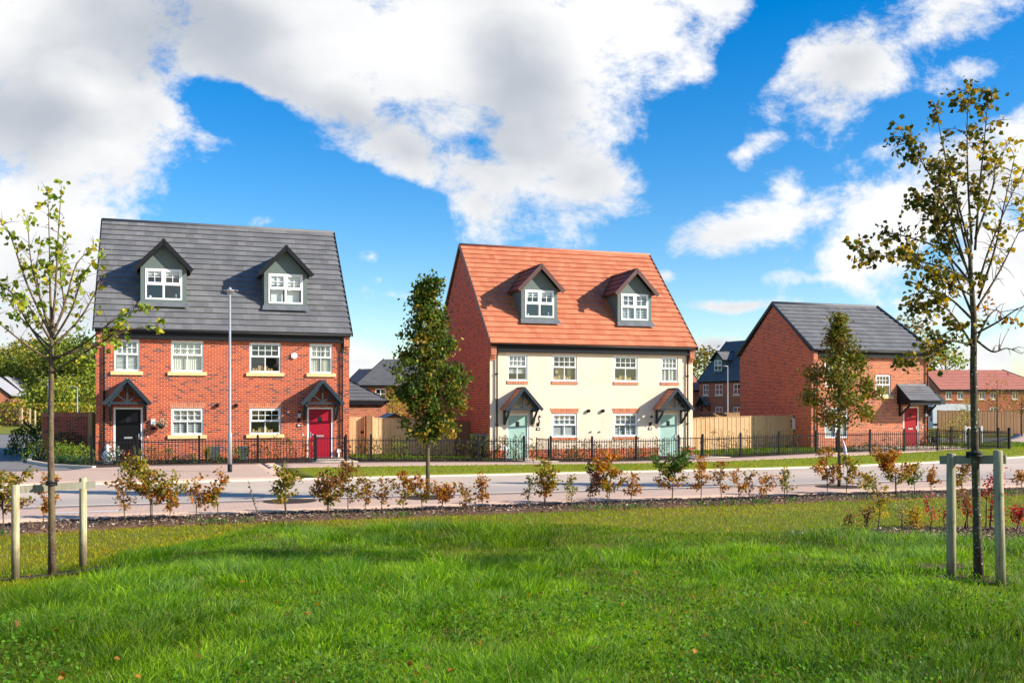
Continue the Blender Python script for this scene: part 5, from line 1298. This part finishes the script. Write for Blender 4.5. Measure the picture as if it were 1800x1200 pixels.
def near_tree(label, Y, trunk, branches, r0, barkm, lpal, leaf, bare_side=None, seed=3, lpt=4, limb_r=.016, tw_n=11):
    """young staked lime: trunk and limbs set out from survey points (px, py), each limb with its own depth"""
    R = random.Random(seed)
    x0 = at(trunk[0][0], Y); z0 = gz(x0, Y); t = thing('young_lime_tree', label, 'tree', (x0, Y, z0), 0, 'staked young trees')
    def P(px, py, d=0.): y = Y+d; return Vector((at(px, y)-x0, d, zat(py, y)-z0))
    tp = [P(*p) for p in trunk]; tp[0].z = -.06; mb = MB(); n = len(tp)
    mb.tube(tp, [r0*(1.22 if i == 0 else 1)*(1-.62*(i/(n-1))**1.5) for i in range(n)], 12)
    leaves = []; col = []
    tw = MB()
    for pts, depth, dens, pal in branches:
        k = len(pts); L = [P(p[0], p[1], depth*(i/(k-1))**1.1) for i, p in enumerate(pts)]
        fine = []
        for i in range(k-1):
            for j in range(6):
                s = j/6; a = L[max(0, i-1)]; b = L[i]; c = L[i+1]; d = L[min(k-1, i+2)]
                fine.append(.5*((2*b)+(c-a)*s+(2*a-5*b+4*c-d)*s*s+(3*b-a-3*c+d)*s**3))
        fine.append(L[-1]); m = len(fine)
        mb.tube(fine, [limb_r*(1-.82*i/(m-1)) for i in range(m)], 6)
        total = sum((fine[i+1]-fine[i]).length for i in range(m-1))
        for q in range(int(total*tw_n)+3):
            s = R.uniform(.22, 1.); i = min(m-2, int(s*(m-1))); p = fine[i].lerp(fine[i+1], s*(m-1)-i); d0 = (fine[i+1]-fine[i]).normalized()
            a = Vector((R.gauss(0, 1), R.gauss(0, 1), R.gauss(.2, .8))); a = (a-d0*a.dot(d0)*.3+d0*.5).normalized(); ln = R.uniform(.08, .34)*(1.15-.5*s)
            e = p+a*ln; mid = p.lerp(e, .5)+Vector((0, 0, .02)); tw.tube([p, mid, e], [.0042, .003, .0015], 4, cap=False)
            if R.random() < dens:
                for w in range(R.randint(max(1, lpt-2), lpt+2)):
                    f = R.uniform(.3, 1.08); leaves.append(p.lerp(e, f)+Vector((R.gauss(0, .03), R.gauss(0, .03), R.gauss(-.02, .03)))); col.append(pal)
        if dens > .3:
            for w in range(lpt+2): leaves.append(fine[-1]+Vector((R.gauss(0, .05), R.gauss(0, .05), R.gauss(0, .05)))); col.append(pal)
    b0 = len(mb.v); mb.v += tw.v; mb.f += [tuple(i+b0 for i in f) for f in tw.f]; mb.m += [1]*len(tw.f); mb.sm += tw.sm
    mb.build('trunk', [M[barkm], M['twig']], t) 
    C = np.array([tuple(p) for p in leaves]); T = np.zeros((len(C), 3)); col = np.array(col)
    for pal in set(col.tolist()): k = col == pal; T[k] = tints(int(k.sum()), pal if pal in PAL else lpal)
    leaf_mesh('crown', C, leaf, T, t, M['leaf'], .0, .45, True, .85); return t
LT = [([(90,635),(45,605),(0,569),(-12,560)], -.5, .35, 'lime'), ([(90,612),(60,582),(28,548),(4,505)], .5, .8, 'lime'), ([(90,590),(48,500),(18,413),(3,395)], -.4, .55, 'lime'), ([(89,585),(70,520),(64,470),(72,430)], .5, .7, 'lime'),
 ([(88,580),(68,515),(54,455),(48,377)], -.3, .45, 'lime'), ([(90,575),(88,500),(87,440),(84,332)], .1, .9, 'lime'), ([(92,575),(98,500),(102,420),(108,326)], -.15, .85, 'lime'), ([(93,590),(115,530),(135,464),(168,432)], .45, .65, 'lime'),
 ([(95,596),(125,545),(144,490),(162,462)], -.4, .5, 'lime'), ([(96,606),(140,560),(168,512),(183,470)], .35, .35, 'lime'), ([(95,632),(150,602),(205,560),(261,540)], -.35, .5, 'lime'), ([(95,628),(168,606),(225,580),(279,572)], .3, .8, 'lime'),
 ([(93,655),(150,618),(180,602),(214,572)], -.6, .5, 'lime'), ([(89,625),(50,570),(20,515),(-5,500)], .2, .8, 'lime'), ([(91,585),(112,540),(106,480),(112,425)], .6, .6, 'lime'), ([(90,600),(66,560),(40,525),(25,520)], -.7, .7, 'lime')]
near_tree('young lime tree with sparse lime green leaves, staked on the left of the lawn', 12.0, [(92,1030),(91,900),(89,780),(90,660),(91,600),(90,540)], LT, .042, 'bark', 'lime', .064, seed=4, lpt=4)
RT = [([(1713,615),(1680,560),(1640,520),(1610,488)], -.5, .75, 'autumn'), ([(1712,560),(1675,470),(1645,400),(1640,352)], .4, .85, 'autumn'), ([(1708,495),(1650,468),(1574,452),(1510,448)], -.4, 1., 'autumn'), ([(1708,500),(1655,440),(1590,415),(1545,410)], .5, 1., 'autumn'),
 ([(1706,492),(1668,380),(1630,300),(1588,238)], -.3, .95, 'autumn'), ([(1708,430),(1702,330),(1700,240),(1702,155)], .1, .7, 'autumn'), ([(1714,440),(1722,330),(1730,250),(1737,172)], -.3, .75, 'autumn'), ([(1708,490),(1664,400),(1630,370),(1602,352)], .5, .95, 'autumn'),
 ([(1708,470),(1680,360),(1660,270),(1645,190)], .6, .7, 'autumn'), ([(1720,525),(1748,440),(1765,360),(1784,275)], -.4, .3, 'gold'), ([(1718,540),(1755,480),(1785,420),(1802,385)], .4, .06, 'gold'), ([(1718,585),(1755,565),(1785,545),(1808,535)], -.5, .03, 'gold'),
 ([(1720,500),(1738,440),(1775,350),(1800,300)], .5, .12, 'gold'), ([(1706,606),(1670,600),(1640,622),(1598,640)], -.6, .95, 'autumn'), ([(1712,615),(1690,580),(1655,590),(1630,625)], .4, .8, 'autumn'), ([(1719,600),(1745,618),(1770,612),(1795,622)], -.3, .15, 'orange'),
 ([(1710,520),(1672,500),(1635,480),(1590,440)], -.7, 1., 'autumn'), ([(1709,455),(1690,380),(1672,320),(1655,300)], -.5, .95, 'autumn'), ([(1714,420),(1745,330),(1750,290),(1775,250)], .5, .35, 'gold'), ([(1708,560),(1660,520),(1625,545),(1612,530)], .6, .8, 'autumn'), ([(1716,600),(1735,560),(1752,545),(1768,560)], .2, .3, 'orange')]
near_tree('young tree with dark bronze and yellow leaves, half bare, staked on the right', 9.9, [(1721,1028),(1718,930),(1714,800),(1711,650),(1712,560),(1706,480),(1705,420)], RT, .042, 'bark_dark', 'autumn', .052, seed=8, lpt=8, limb_r=.013, tw_n=16)

M['bar'] = wood_mat('shaded_grey_green_rail', (.27,.25,.18), (.15,.14,.10), .3)  # crossbar wood darkened: its shade behind the posts is in the colour
def stakes(label, Y, pa, pb, ztop, bar, group='paired tree stakes', tie=None, sm=None):
    xa, xb = at(pa[0], Y[0]), at(pb[0], Y[1]); x0, y0 = (xa+xb)/2, sum(Y)/2
    t = thing('tree_stakes', label, 'tree stakes', (x0, y0, 0), 0, group)
    for (px, lean), yy, zt, xx in ((pa, Y[0], ztop[0], xa), (pb, Y[1], ztop[1], xb)):
        b = MB(); zb = gz(xx, yy)-.05; l = lean
        b.tube([(xx-x0-l, yy-y0, zb), (xx-x0-l*.5, yy-y0, (zb+zt)/2), (xx-x0, yy-y0, zt-.015), (xx-x0, yy-y0, zt)], [.047, .046, .045, .038], 14)
        o = b.build('stake', sm, t)
    b = MB(); b.obox((xa-x0-.08, Y[0]-y0+.075, bar[0]-.03), (xb-x0+.12, Y[1]-y0+.075, bar[1]-.03), .035, .085); b.build('crossbar', M['bar'], t)
    tx = tie[0]-x0; b = MB()
    b.tube([(tx+.056*math.cos(k*PI/8), tie[1]-y0+.056*math.sin(k*PI/8), tie[2]) for k in range(17)], .012, 6, cap=False); b.tube([(tx+.053*math.cos(k*PI/8), tie[1]-y0+.053*math.sin(k*PI/8), tie[2]+.03) for k in range(17)], .014, 6, cap=False)
    b.box(tx-.07, tx+.05, tie[1]-y0+.05, tie[1]-y0+.06, tie[2]-.02, tie[2]+.045); b.build('tree_tie', M['rubber'], t)
xl_ = at(90, 12.0); xr_ = at(1715, 9.9)
stakes('pale round timber stakes with crossbar around the left tree', (11.8, 12.45), (27, -.0), (146, -.0), (zat(852, 11.8), zat(839, 12.45)), (zat(857, 11.85), zat(847, 12.5)), tie=(xl_, 12.0, zat(851, 12.0)), sm=M['stake'])
stakes('weathered round timber stakes with grey crossbar around the right tree', (10.1, 9.65), (1672, 0), (1754, -.03), (zat(796, 10.1), zat(791, 9.65)), (zat(803, 10.15), zat(802, 9.7)), tie=(xr_, 9.9, zat(801, 9.9)), sm=M['stake_grey'])
# ------------------------------------------------------------------ grass, mulch, fallen leaves
def blades(name, X, Y, h, w, tint, kind='stuff', mat='grass', bend=.5, dz=0., zf=None, ang=None):
    n = len(X); Z = (ground(X, Y) if zf is None else zf)+dz; a = RN.uniform(0, 2*PI, n) if ang is None else ang
    d = np.stack([np.cos(a), np.sin(a), np.zeros(n)], 1); fa = RN.normal(0, .55, n); s = np.stack([np.cos(fa), np.sin(fa), np.zeros(n)], 1)*(w/2)[:, None]
    B = np.stack([X, Y, Z-.012], 1); bd = (h*bend*RN.uniform(.1, 1.2, n))[:, None]
    m = B+d*bd*.35+np.array([0, 0, 1])*(h*.58)[:, None]; tip = B+d*bd+np.array([0, 0, 1])*(h*RN.uniform(.8, 1.05, n))[:, None]
    V = np.stack([B-s, B+s, m+s*.85, m-s*.85, tip], 1).reshape(-1, 3); i = np.arange(n)[:, None]*5
    F = np.concatenate([i+np.array([[0, 1, 2]]), i+np.array([[0, 2, 3]]), i+np.array([[3, 2, 4]])], 0)
    o = np_mesh(name, V, F, M[mat], np.repeat(tint, 5, 0)); tag(o, kind=kind); return o
def scatter(n, y0, y1, p, margin=1.1):
    """points on the lawn, thinning with distance"""
    q = RN.random(n); k = 1-p
    Y = (y0**k+q*(y1**k-y0**k))**(1/k); X = RN.uniform(-1, 1, n)*(.56*Y+margin); return X, Y
def longmask(X, Y):
    yc = 14.6-.25*np.maximum(0, X)-.13*np.maximum(0, X-4)**2
    e = (fbm(X*.9, Y*.9, 40)-.5)*1.6
    return (1-sst(-.5, .9, Y-yc+e*.6))*sst(-5.6, -4.0, X-.10*(Y-12)+e)
def bare(X, Y):
    b = np.zeros(len(X))
    for cx, cy, rx, ry in ((at(95, 12), 12.0, .62, .22), (at(1700, 9.9), 9.9, .75, .22), (at(1625, 10.6), 10.6, .55, .16)):
        b = np.maximum(b, np.exp(-(((X-cx)/rx)**2+((Y-cy)/ry)**2)))
    return b
NB = 430000
cx, cy = scatter(6500, 4.4, 17.5, 1.25, 1.3); lmc = longmask(cx, cy); k = RN.random(len(cx)) < lmc; cx, cy = cx[k], cy[k]; nc = len(cx)
cs_ = np.clip(RN.lognormal(-2.15, .45, nc), .05, .30)*(.8+cy/30); tfc = fbm(cx*.9, cy*.8, 3)
ch = (.04+.115*sst(.36, .70, tfc)*RN.uniform(.25, 1.45, nc))*(.66+.34*sst(6, 9.5, cy)+.2*sst(9, 13, cy))
ct = RN.random(nc); ctype = np.where(ct < .42, 0, np.where(ct < .70, 1, np.where(ct < .86, 2, 3)))
nb = int(NB*.70); wgt = cs_**1.3/cy**.6; ci = RN.choice(nc, nb, p=wgt/wgt.sum())
off = RN.normal(0, .6, (nb, 2))*cs_[ci][:, None]; X1, Y1 = cx[ci]+off[:, 0], cy[ci]+off[:, 1]
h1 = ch[ci]*RN.uniform(.55, 1.15, nb); ang1 = np.arctan2(off[:, 1], off[:, 0])+RN.normal(0, .5, nb)
X2, Y2 = scatter(NB-nb, 4.6, 17.5, 1.25); k = RN.random(len(X2)) < longmask(X2, Y2); X2, Y2 = X2[k], Y2[k]; n2 = len(X2)
h2 = (.03+.05*fbm(X2*2, Y2*2, 9, 2))*RN.uniform(.6, 1.2, n2)*(.7+.3*sst(6, 9.5, Y2))
PT = np.array([(.115, .235, .014), (.27, .41, .022), (.19, .30, .09), (.05, .12, .012)])
T1 = PT[ctype[ci]]; big = fbm(X2*.42, Y2*.5, 21, 2); mv = np.clip(sst(.36, .64, big)+RN.normal(0, .25, n2), 0, 1)[:, None]
T2 = np.array((.085, .17, .012))*(1-mv)+np.array((.21, .31, .018))*mv
X = np.concatenate([X1, X2]); Y = np.concatenate([Y1, Y2]); h = np.concatenate([h1, h2]); T = np.concatenate([T1, T2]); ang = np.concatenate([ang1, RN.uniform(0, 2*PI, n2)])
k = bare(X, Y)*.95 < RN.random(len(X)); X, Y, h, T, ang = X[k], Y[k], h[k], T[k], ang[k]; n = len(X)
big = fbm(X*.33, Y*.45, 121, 2); T = T*(.74+.46*sst(.33, .66, big))[:, None]
k = (RN.random(n) < .04)[:, None]; T = np.where(k, np.array((.36, .33, .13)), T); T = T*(1+RN.uniform(-.28, .28, (n, 1)))
w = (.0026+.0034*RN.random(n)*(.6+Y/11))
T = T*np.array((1.10, 1.12, .85))
blades('long_grass', X, Y, h, w, T, bend=1.15, ang=ang)
# mown lawn
X, Y = scatter(250000, 5.0, 24, 1.25)
u, v = to_uv(X, Y); lm = longmask(X, Y)
keep = (RN.random(len(X)) > lm*.97) & (v < np.array([bed_near(q) for q in u])+.12*(fbm(X*3, Y*3, 5)-.5)*2) & (bare(X, Y)*1.1 < RN.random(len(X)))
bx = (X-at(1700, 16.4))/3.1; by = (Y-16.5)/.95; keep &= (bx**2+by**2+(fbm(X*2, Y*2, 8)-.5)*.5 > 1) | (RN.random(len(X)) < .04)
X, Y = X[keep], Y[keep]; n = len(X)
big = fbm(X*.35, Y*.7, 31, 3); f2 = fbm(X*1.8, Y*3., 33, 3)
h = (.022+.03*RN.random(n))*(1+.5*sst(.55, .75, f2)); w = .004+.006*RN.random(n)*(.5+Y/13)
A = np.array((.25, .34, .016)); Bc = np.array((.46, .41, .022)); Cc = np.array((.44, .28, .045))
mv = np.clip(sst(.32, .68, big)+RN.normal(0, .22, n), 0, 1)[:, None]; T = A*(1-mv)+Bc*mv
k = (sst(.55, .8, f2)*.7*(RN.random(n) < .6))[:, None]; T = T*(1-k)+Cc*k; T *= 1+RN.uniform(-.25, .25, (n, 1))
blades('short_grass', X, Y, h, w, T, bend=.8)
# clover and small broad leaves near the camera
X, Y = scatter(26000, 4.7, 10.5, 1.4, .6); m_ = sst(.47, .62, fbm(X*.8+3, Y*.9, 55)); keep = RN.random(len(X)) < m_; X, Y = X[keep], Y[keep]; n = len(X)
C = np.stack([X, Y, ground(X, Y)+RN.uniform(.02, .075, n)], 1); T = np.array([(.105, .24, .018)])*(1+RN.uniform(-.35, .35, (n, 1)))
tag(leaf_mesh('clover', C, .026, T, None, M['grass'], 1.6, 0, False, .95), kind='stuff')
# verge and small lawns beyond the road
def strip(n, u0, u1, lo, hi):
    uu = RN.uniform(u0, u1, n); L = np.array([lo(q) for q in uu]); H_ = np.array([hi(q) for q in uu]); vv = L+(H_-L)*RN.random(n); return uvw(uu, vv)
X, Y = strip(30000, 3.9, 42, lambda q: far_edge(q)+.16, lambda q: foot_lo(q)+.04); n = len(X); f = fbm(X*.8, Y*1.4, 61)
T = np.array((.26, .38, .02))*(1-f[:, None])+np.array((.42, .40, .03))*f[:, None]; T *= 1+RN.uniform(-.25, .25, (n, 1))
blades('verge_grass', X, Y, .03+.05*RN.random(n)*(.4+f), np.full(n, .014), T, dz=.075)
X, Y = strip(7000, 23, 30, lambda q: 38.2, lambda q: 43.4); X2, Y2 = strip(4000, 7, 12.9, lambda q: 38.7, lambda q: 43.3); X3, Y3 = strip(6000, 37.7, 46, lambda q: 38.9, lambda q: 45.5)
X, Y = np.concatenate([X, X2, X3]), np.concatenate([Y, Y2, Y3]); n = len(X); T = np.array((.12, .22, .02))*(1+RN.uniform(-.3, .3, (n, 1)))
blades('garden_grass', X, Y, .04+.06*RN.random(n), np.full(n, .018), T, dz=.075)
# bark chips
def chips(name, X, Y, s=.05, dz=.05):
    n = len(X); C = np.stack([X, Y, ground(X, Y)+dz+RN.uniform(-.015, .012, n)], 1)
    P = np.array([(.26,.14,.08),(.14,.075,.045),(.36,.23,.14),(.55,.42,.30),(.06,.035,.022),(.18,.10,.06)])
    T = P[RN.integers(0, len(P), n)]*(1+RN.uniform(-.25, .25, (n, 1)))
    tag(leaf_mesh(name, C, s, T, None, M['chip'], 2.6, 0, False, .45, .6), kind='stuff')
m, nt, b_ = newmat('bark_chip'); a = nt.nodes.new('ShaderNodeAttribute'); a.attribute_name = 'tint'; nt.links.new(a.outputs['Color'], b_.inputs['Base Color']); b_.inputs['Roughness'].default_value = .9; M['chip'] = m
uu = RN.uniform(-12, 34, 26000); lo = np.array([bed_near(q) for q in uu]); hi = np.array([bed_far(q) for q in uu]); vv = lo+(hi-lo)*RN.random(len(uu))+RN.normal(0, .03, len(uu)); X, Y = uvw(uu, vv)
chips('bark_mulch', X, Y, .048)
th = RN.uniform(0, 2*PI, 7000); rr = np.sqrt(RN.random(7000)); X = at(1700, 16.4)+3.0*rr*np.cos(th); Y = 16.5+.92*rr*np.sin(th); chips('bark_mulch', X, Y, .046, .02)
mp = MB(); n = 40
mp.face([(at(1700, 16.4)+3.05*(1+.06*math.sin(k*1.7))*math.cos(2*PI*k/n), 16.5+.95*(1+.08*math.sin(k*2.3))*math.sin(2*PI*k/n), gz(at(1700, 16.4)+3.05*math.cos(2*PI*k/n), 16.5+.95*math.sin(2*PI*k/n))+.004) for k in range(n)])
tag(mp.build('mulch_bed', M['mulchbase']), kind='structure')
for cx, cy, rx, ry in ((at(95, 12), 12.0, .8, .26), (at(1700, 9.9), 9.9, .85, .24), (at(1625, 10.6), 10.6, .6, .16)):
    mp = MB(); pts = []
    for k in range(30):
        a = 2*PI*k/30; q = 1+.2*math.sin(k*1.9)+.12*math.sin(k*3.1); x, y = cx+rx*q*math.cos(a), cy+ry*q*math.sin(a); pts.append((x, y, gz(x, y)+.003))
    mp.face(pts); tag(mp.build('bare_soil', M['mulchbase']), kind='structure')
# fallen leaves
X, Y = scatter(150, 5.2, 15, 1.6, .6); C = np.stack([X, Y, ground(X, Y)+.06], 1)
tag(leaf_mesh('fallen_leaves', C, .045, tints(len(C), ('orange', 'rust', 'brown')), None, M['leaf'], 2., 0, True, .8), kind='stuff')
# weeds along the edge of the bark strip
X, Y = strip(2600, -9, 32, lambda q: bed_near(q)-.12, lambda q: bed_near(q)+.18); f = fbm(X*1.2, Y*1.2, 90); k = f > .55; X, Y = X[k], Y[k]; n = len(X)
blades('edge_weeds', X, Y, .05+.09*RN.random(n), np.full(n, .016), np.array((.09, .20, .025))*(1+RN.uniform(-.3, .3, (n, 1))), dz=.03)

# ------------------------------------------------------------------ light, sky, camera
EL = math.radians(26.5)
tu, tv = -1.65, 1.0                            # the sun's light runs along the fronts to the left and slightly in
lx, ly = tu*CA-tv*SA, tu*SA+tv*CA; q = math.hypot(lx, ly); lx, ly = lx/q, ly/q
Ld = Vector((lx*math.cos(EL), ly*math.cos(EL), -math.sin(EL)))
sun = bpy.data.lights.new('sun', 'SUN'); sun.energy = 5.0; sun.angle = math.radians(.55); sun.color = (1., .935, .83)
so = bpy.data.objects.new('sun', sun); COL.objects.link(so); so.rotation_euler = Ld.to_track_quat('-Z', 'Y').to_euler(); so.location = (30, -20, 40)

W = bpy.data.worlds.new('World'); S.world = W; W.use_nodes = True
nt = W.node_tree; bg = nt.nodes['Background']; out = nt.nodes['World Output']
sky = nt.nodes.new('ShaderNodeTexSky'); sky.sky_type = 'NISHITA'; sky.sun_disc = False; sky.sun_elevation = EL; sky.sun_rotation = math.atan2(-lx, -ly)
sky.air_density = 1.0; sky.dust_density = .4; sky.ozone_density = 2.2; sky.altitude = 50
def mth(op, a, b=None, c=None):
    n = nt.nodes.new('ShaderNodeMath'); n.operation = op
    for i, x in enumerate((a, b, c)):
        if x is None: continue
        if isinstance(x, bpy.types.NodeSocket): nt.links.new(x, n.inputs[i])
        else: n.inputs[i].default_value = x
    return n.outputs[0]
geo = nt.nodes.new('ShaderNodeTexCoord').outputs['Generated']
sp = nt.nodes.new('ShaderNodeSeparateXYZ'); nt.links.new(geo, sp.inputs[0])
dy = mth('MAXIMUM', mth('ABSOLUTE', sp.outputs[1]), .22)
cb = nt.nodes.new('ShaderNodeCombineXYZ'); nt.links.new(mth('DIVIDE', sp.outputs[0], dy), cb.inputs[0]); nt.links.new(mth('DIVIDE', sp.outputs[2], dy), cb.inputs[1])
pl = cb.outputs[0]                              # where a direction meets a far upright plane: tan(azimuth), tan(elevation)
wn = nt.nodes.new('ShaderNodeTexNoise'); wn.inputs['Scale'].default_value = 3.2; wn.inputs['Detail'].default_value = 3; nt.links.new(pl, wn.inputs['Vector'])
ws = nt.nodes.new('ShaderNodeVectorMath'); ws.operation = 'SUBTRACT'; nt.links.new(wn.outputs['Color'], ws.inputs[0]); ws.inputs[1].default_value = (.5, .5, .5)
wm = nt.nodes.new('ShaderNodeVectorMath'); wm.operation = 'SCALE'; nt.links.new(ws.outputs[0], wm.inputs[0]); wm.inputs['Scale'].default_value = .10
wa = nt.nodes.new('ShaderNodeVectorMath'); wa.operation = 'ADD'; nt.links.new(pl, wa.inputs[0]); nt.links.new(wm.outputs[0], wa.inputs[1]); pw = wa.outputs[0]
def blob(cx, cy, rx, ry, rot, amp, base=None, src=None):
    """soft elliptical bank of cloud; centre and radii are bearings measured in the survey picture"""
    mp = nt.nodes.new('ShaderNodeMapping'); mp.vector_type = 'TEXTURE'; nt.links.new(src or pw, mp.inputs[0])
    mp.inputs['Location'].default_value = ((cx-900)/1750, (714-cy)/1750, 0); mp.inputs['Rotation'].default_value = (0, 0, math.radians(rot)); mp.inputs['Scale'].default_value = (rx/1750, ry/1750, 1)
    ln = nt.nodes.new('ShaderNodeVectorMath'); ln.operation = 'LENGTH'; nt.links.new(mp.outputs[0], ln.inputs[0])
    v = mth('MULTIPLY', mth('MAXIMUM', mth('SUBTRACT', 1., ln.outputs['Value']), -.6), amp)
    return v if base is None else mth('SMOOTH_MAX', base, v, .08)
CL = [(120, 150, 420, 330, 0, 1.2), (90, 450, 260, 270, 0, 1.15), (520, 60, 560, 190, 0, 1.25), (900, 90, 520, 260, 0, 1.25), (620, 215, 230, 95, -30, 1.), (700, 270, 130, 90, -35, 1.0), (900, 270, 240, 150, 0, 1.05), (1020, 320, 150, 110, 0, .95), (830, 350, 110, 80, 0, .8),
      (1150, 60, 260, 160, 30, 1.05), (1480, 120, 200, 110, 20, .95), (1630, 60, 210, 70, 30, .8), (1440, 190, 130, 60, -20, .55), (1700, 140, 130, 50, 15, .55), (1350, 375, 240, 50, 6, .95), (1560, 400, 220, 110, 25, 1.0), (1720, 320, 240, 160, 20, 1.1), (1790, 460, 200, 120, 0, .9),
      (1310, 275, 110, 24, 22, .6), (1460, 468, 150, 26, 0, .75), (1270, 521, 150, 16, 3, .62), (1168, 472, 34, 20, 0, .7), (655, 455, 26, 18, 20, .5), (672, 490, 20, 18, 0, .5), (700, 515, 60, 22, 0, .35), (640, 630, 170, 55, 0, .85), (1250, 606, 140, 26, 0, .8), (1680, 560, 240, 70, 0, .7), (1760, 640, 240, 80, 0, .7), (480, 385, 50, 26, 0, .55), (440, 350, 60, 20, 30, .35), (60, 580, 300, 110, 0, .9), (1400, 330, 60, 50, 0, .5)]
dn = None
for c in CL: dn = blob(*c, base=dn)
for c in ((430, 215, 150, 55, -20, 1.4), (560, 345, 260, 62, -8, 1.6), (830, 245, 42, 30, 0, .45), (880, 280, 60, 24, -20, .4), (1230, 250, 90, 120, -15, 1.2), (1340, 50, 62, 190, -22, 1.3), (1560, 230, 90, 40, 20, .7), (1700, 200, 140, 40, 15, .5)):
    if c[5]: dn = mth('SUBTRACT', dn, mth('MAXIMUM', blob(*c), 0.))
def fb(scale, det, rough, off=(0, 0, 0), dist=0.):
    mp = nt.nodes.new('ShaderNodeMapping'); mp.inputs['Location'].default_value = off; mp.inputs['Scale'].default_value = (1, 1.35, 1); nt.links.new(pl, mp.inputs[0])
    n = nt.nodes.new('ShaderNodeTexNoise'); n.inputs['Scale'].default_value = scale; n.inputs['Detail'].default_value = det; n.inputs['Roughness'].default_value = rough; n.inputs['Distortion'].default_value = dist; nt.links.new(mp.outputs[0], n.inputs['Vector']); return n.outputs[0]
nz = fb(8.5, 12, .68, (3.1, 1.7, 0), .15)
d0 = mth('ADD', mth('MULTIPLY', dn, .9), mth('MULTIPLY', mth('SUBTRACT', nz, .5), 2.5))
cover = ramp(nt, d0, .06, .62)
# cloud tone: sunlit tops white, thick bellies grey blue
t1 = fb(2.6, 6, .5, (7.7, .4, 0), 0)
t3 = fb(2.6, 6, .5, (7.7-.04, .4-.035, 0), 0)
sh = mth('ADD', mth('MULTIPLY', mth('SUBTRACT', t3, t1), 2.4), mth('MULTIPLY', mth('SUBTRACT', t1, .5), 1.2))
gr = mth('ADD', sh, mth('MULTIPLY', mth('SUBTRACT', dn, .8), .35))
for c in ((70, 200, 260, 190, 0, .75), (930, 160, 200, 150, 0, .55), (520, 180, 340, 130, -20, .55), (280, 60, 260, 110, 0, .4), (1480, 160, 120, 60, 0, .15), (60, 520, 260, 160, 0, .2)): gr = mth('ADD', gr, mth('MAXIMUM', blob(*c), 0.))
for c in ((640, 110, 260, 240, -20, .5), (165, 160, 120, 60, -30, .45), (190, 250, 120, 60, 0, .4), (1100, 90, 200, 200, 0, .4)): gr = mth('SUBTRACT', gr, mth('MAXIMUM', blob(*c), 0.))
cc = mixc(nt, ramp(nt, gr, -.30, .62), (1.04, 1.04, 1.04), (.52, .565, .635))
hs = nt.nodes.new('ShaderNodeHueSaturation'); hs.inputs['Saturation'].default_value = 1.55; hs.inputs['Hue'].default_value = .507; hs.inputs['Value'].default_value = 1.; nt.links.new(sky.outputs[0], hs.inputs['Color'])
SKY = .118
sc = nt.nodes.new('ShaderNodeVectorMath'); sc.operation = 'SCALE'; nt.links.new(hs.outputs[0], sc.inputs[0]); sc.inputs['Scale'].default_value = 1.
cs = nt.nodes.new('ShaderNodeVectorMath'); cs.operation = 'SCALE'; nt.links.new(cc, cs.inputs[0]); cs.inputs['Scale'].default_value = 1/SKY*.60
fin = mixc(nt, cover, sc.outputs[0], cs.outputs[0])
nt.links.new(fin, bg.inputs[0]); bg.inputs[1].default_value = SKY

cam = bpy.data.cameras.new('camera'); co = bpy.data.objects.new('camera', cam); COL.objects.link(co)
co.location = (0, 0, EYE); co.rotation_euler = (PI/2, 0, 0); cam.lens = 35; cam.sensor_width = 36; cam.sensor_fit = 'HORIZONTAL'; cam.shift_y = 114/1800; cam.clip_end = 5000; cam.clip_start = .05
S.camera = co
S.view_settings.view_transform = 'Standard'; S.view_settings.look = 'None'; S.view_settings.exposure = .75; S.view_settings.gamma = 1.
S.cycles.max_bounces = 6; S.cycles.transparent_max_bounces = 8; S.cycles.diffuse_bounces = 3; S.cycles.glossy_bounces = 3; S.cycles.transmission_bounces = 3
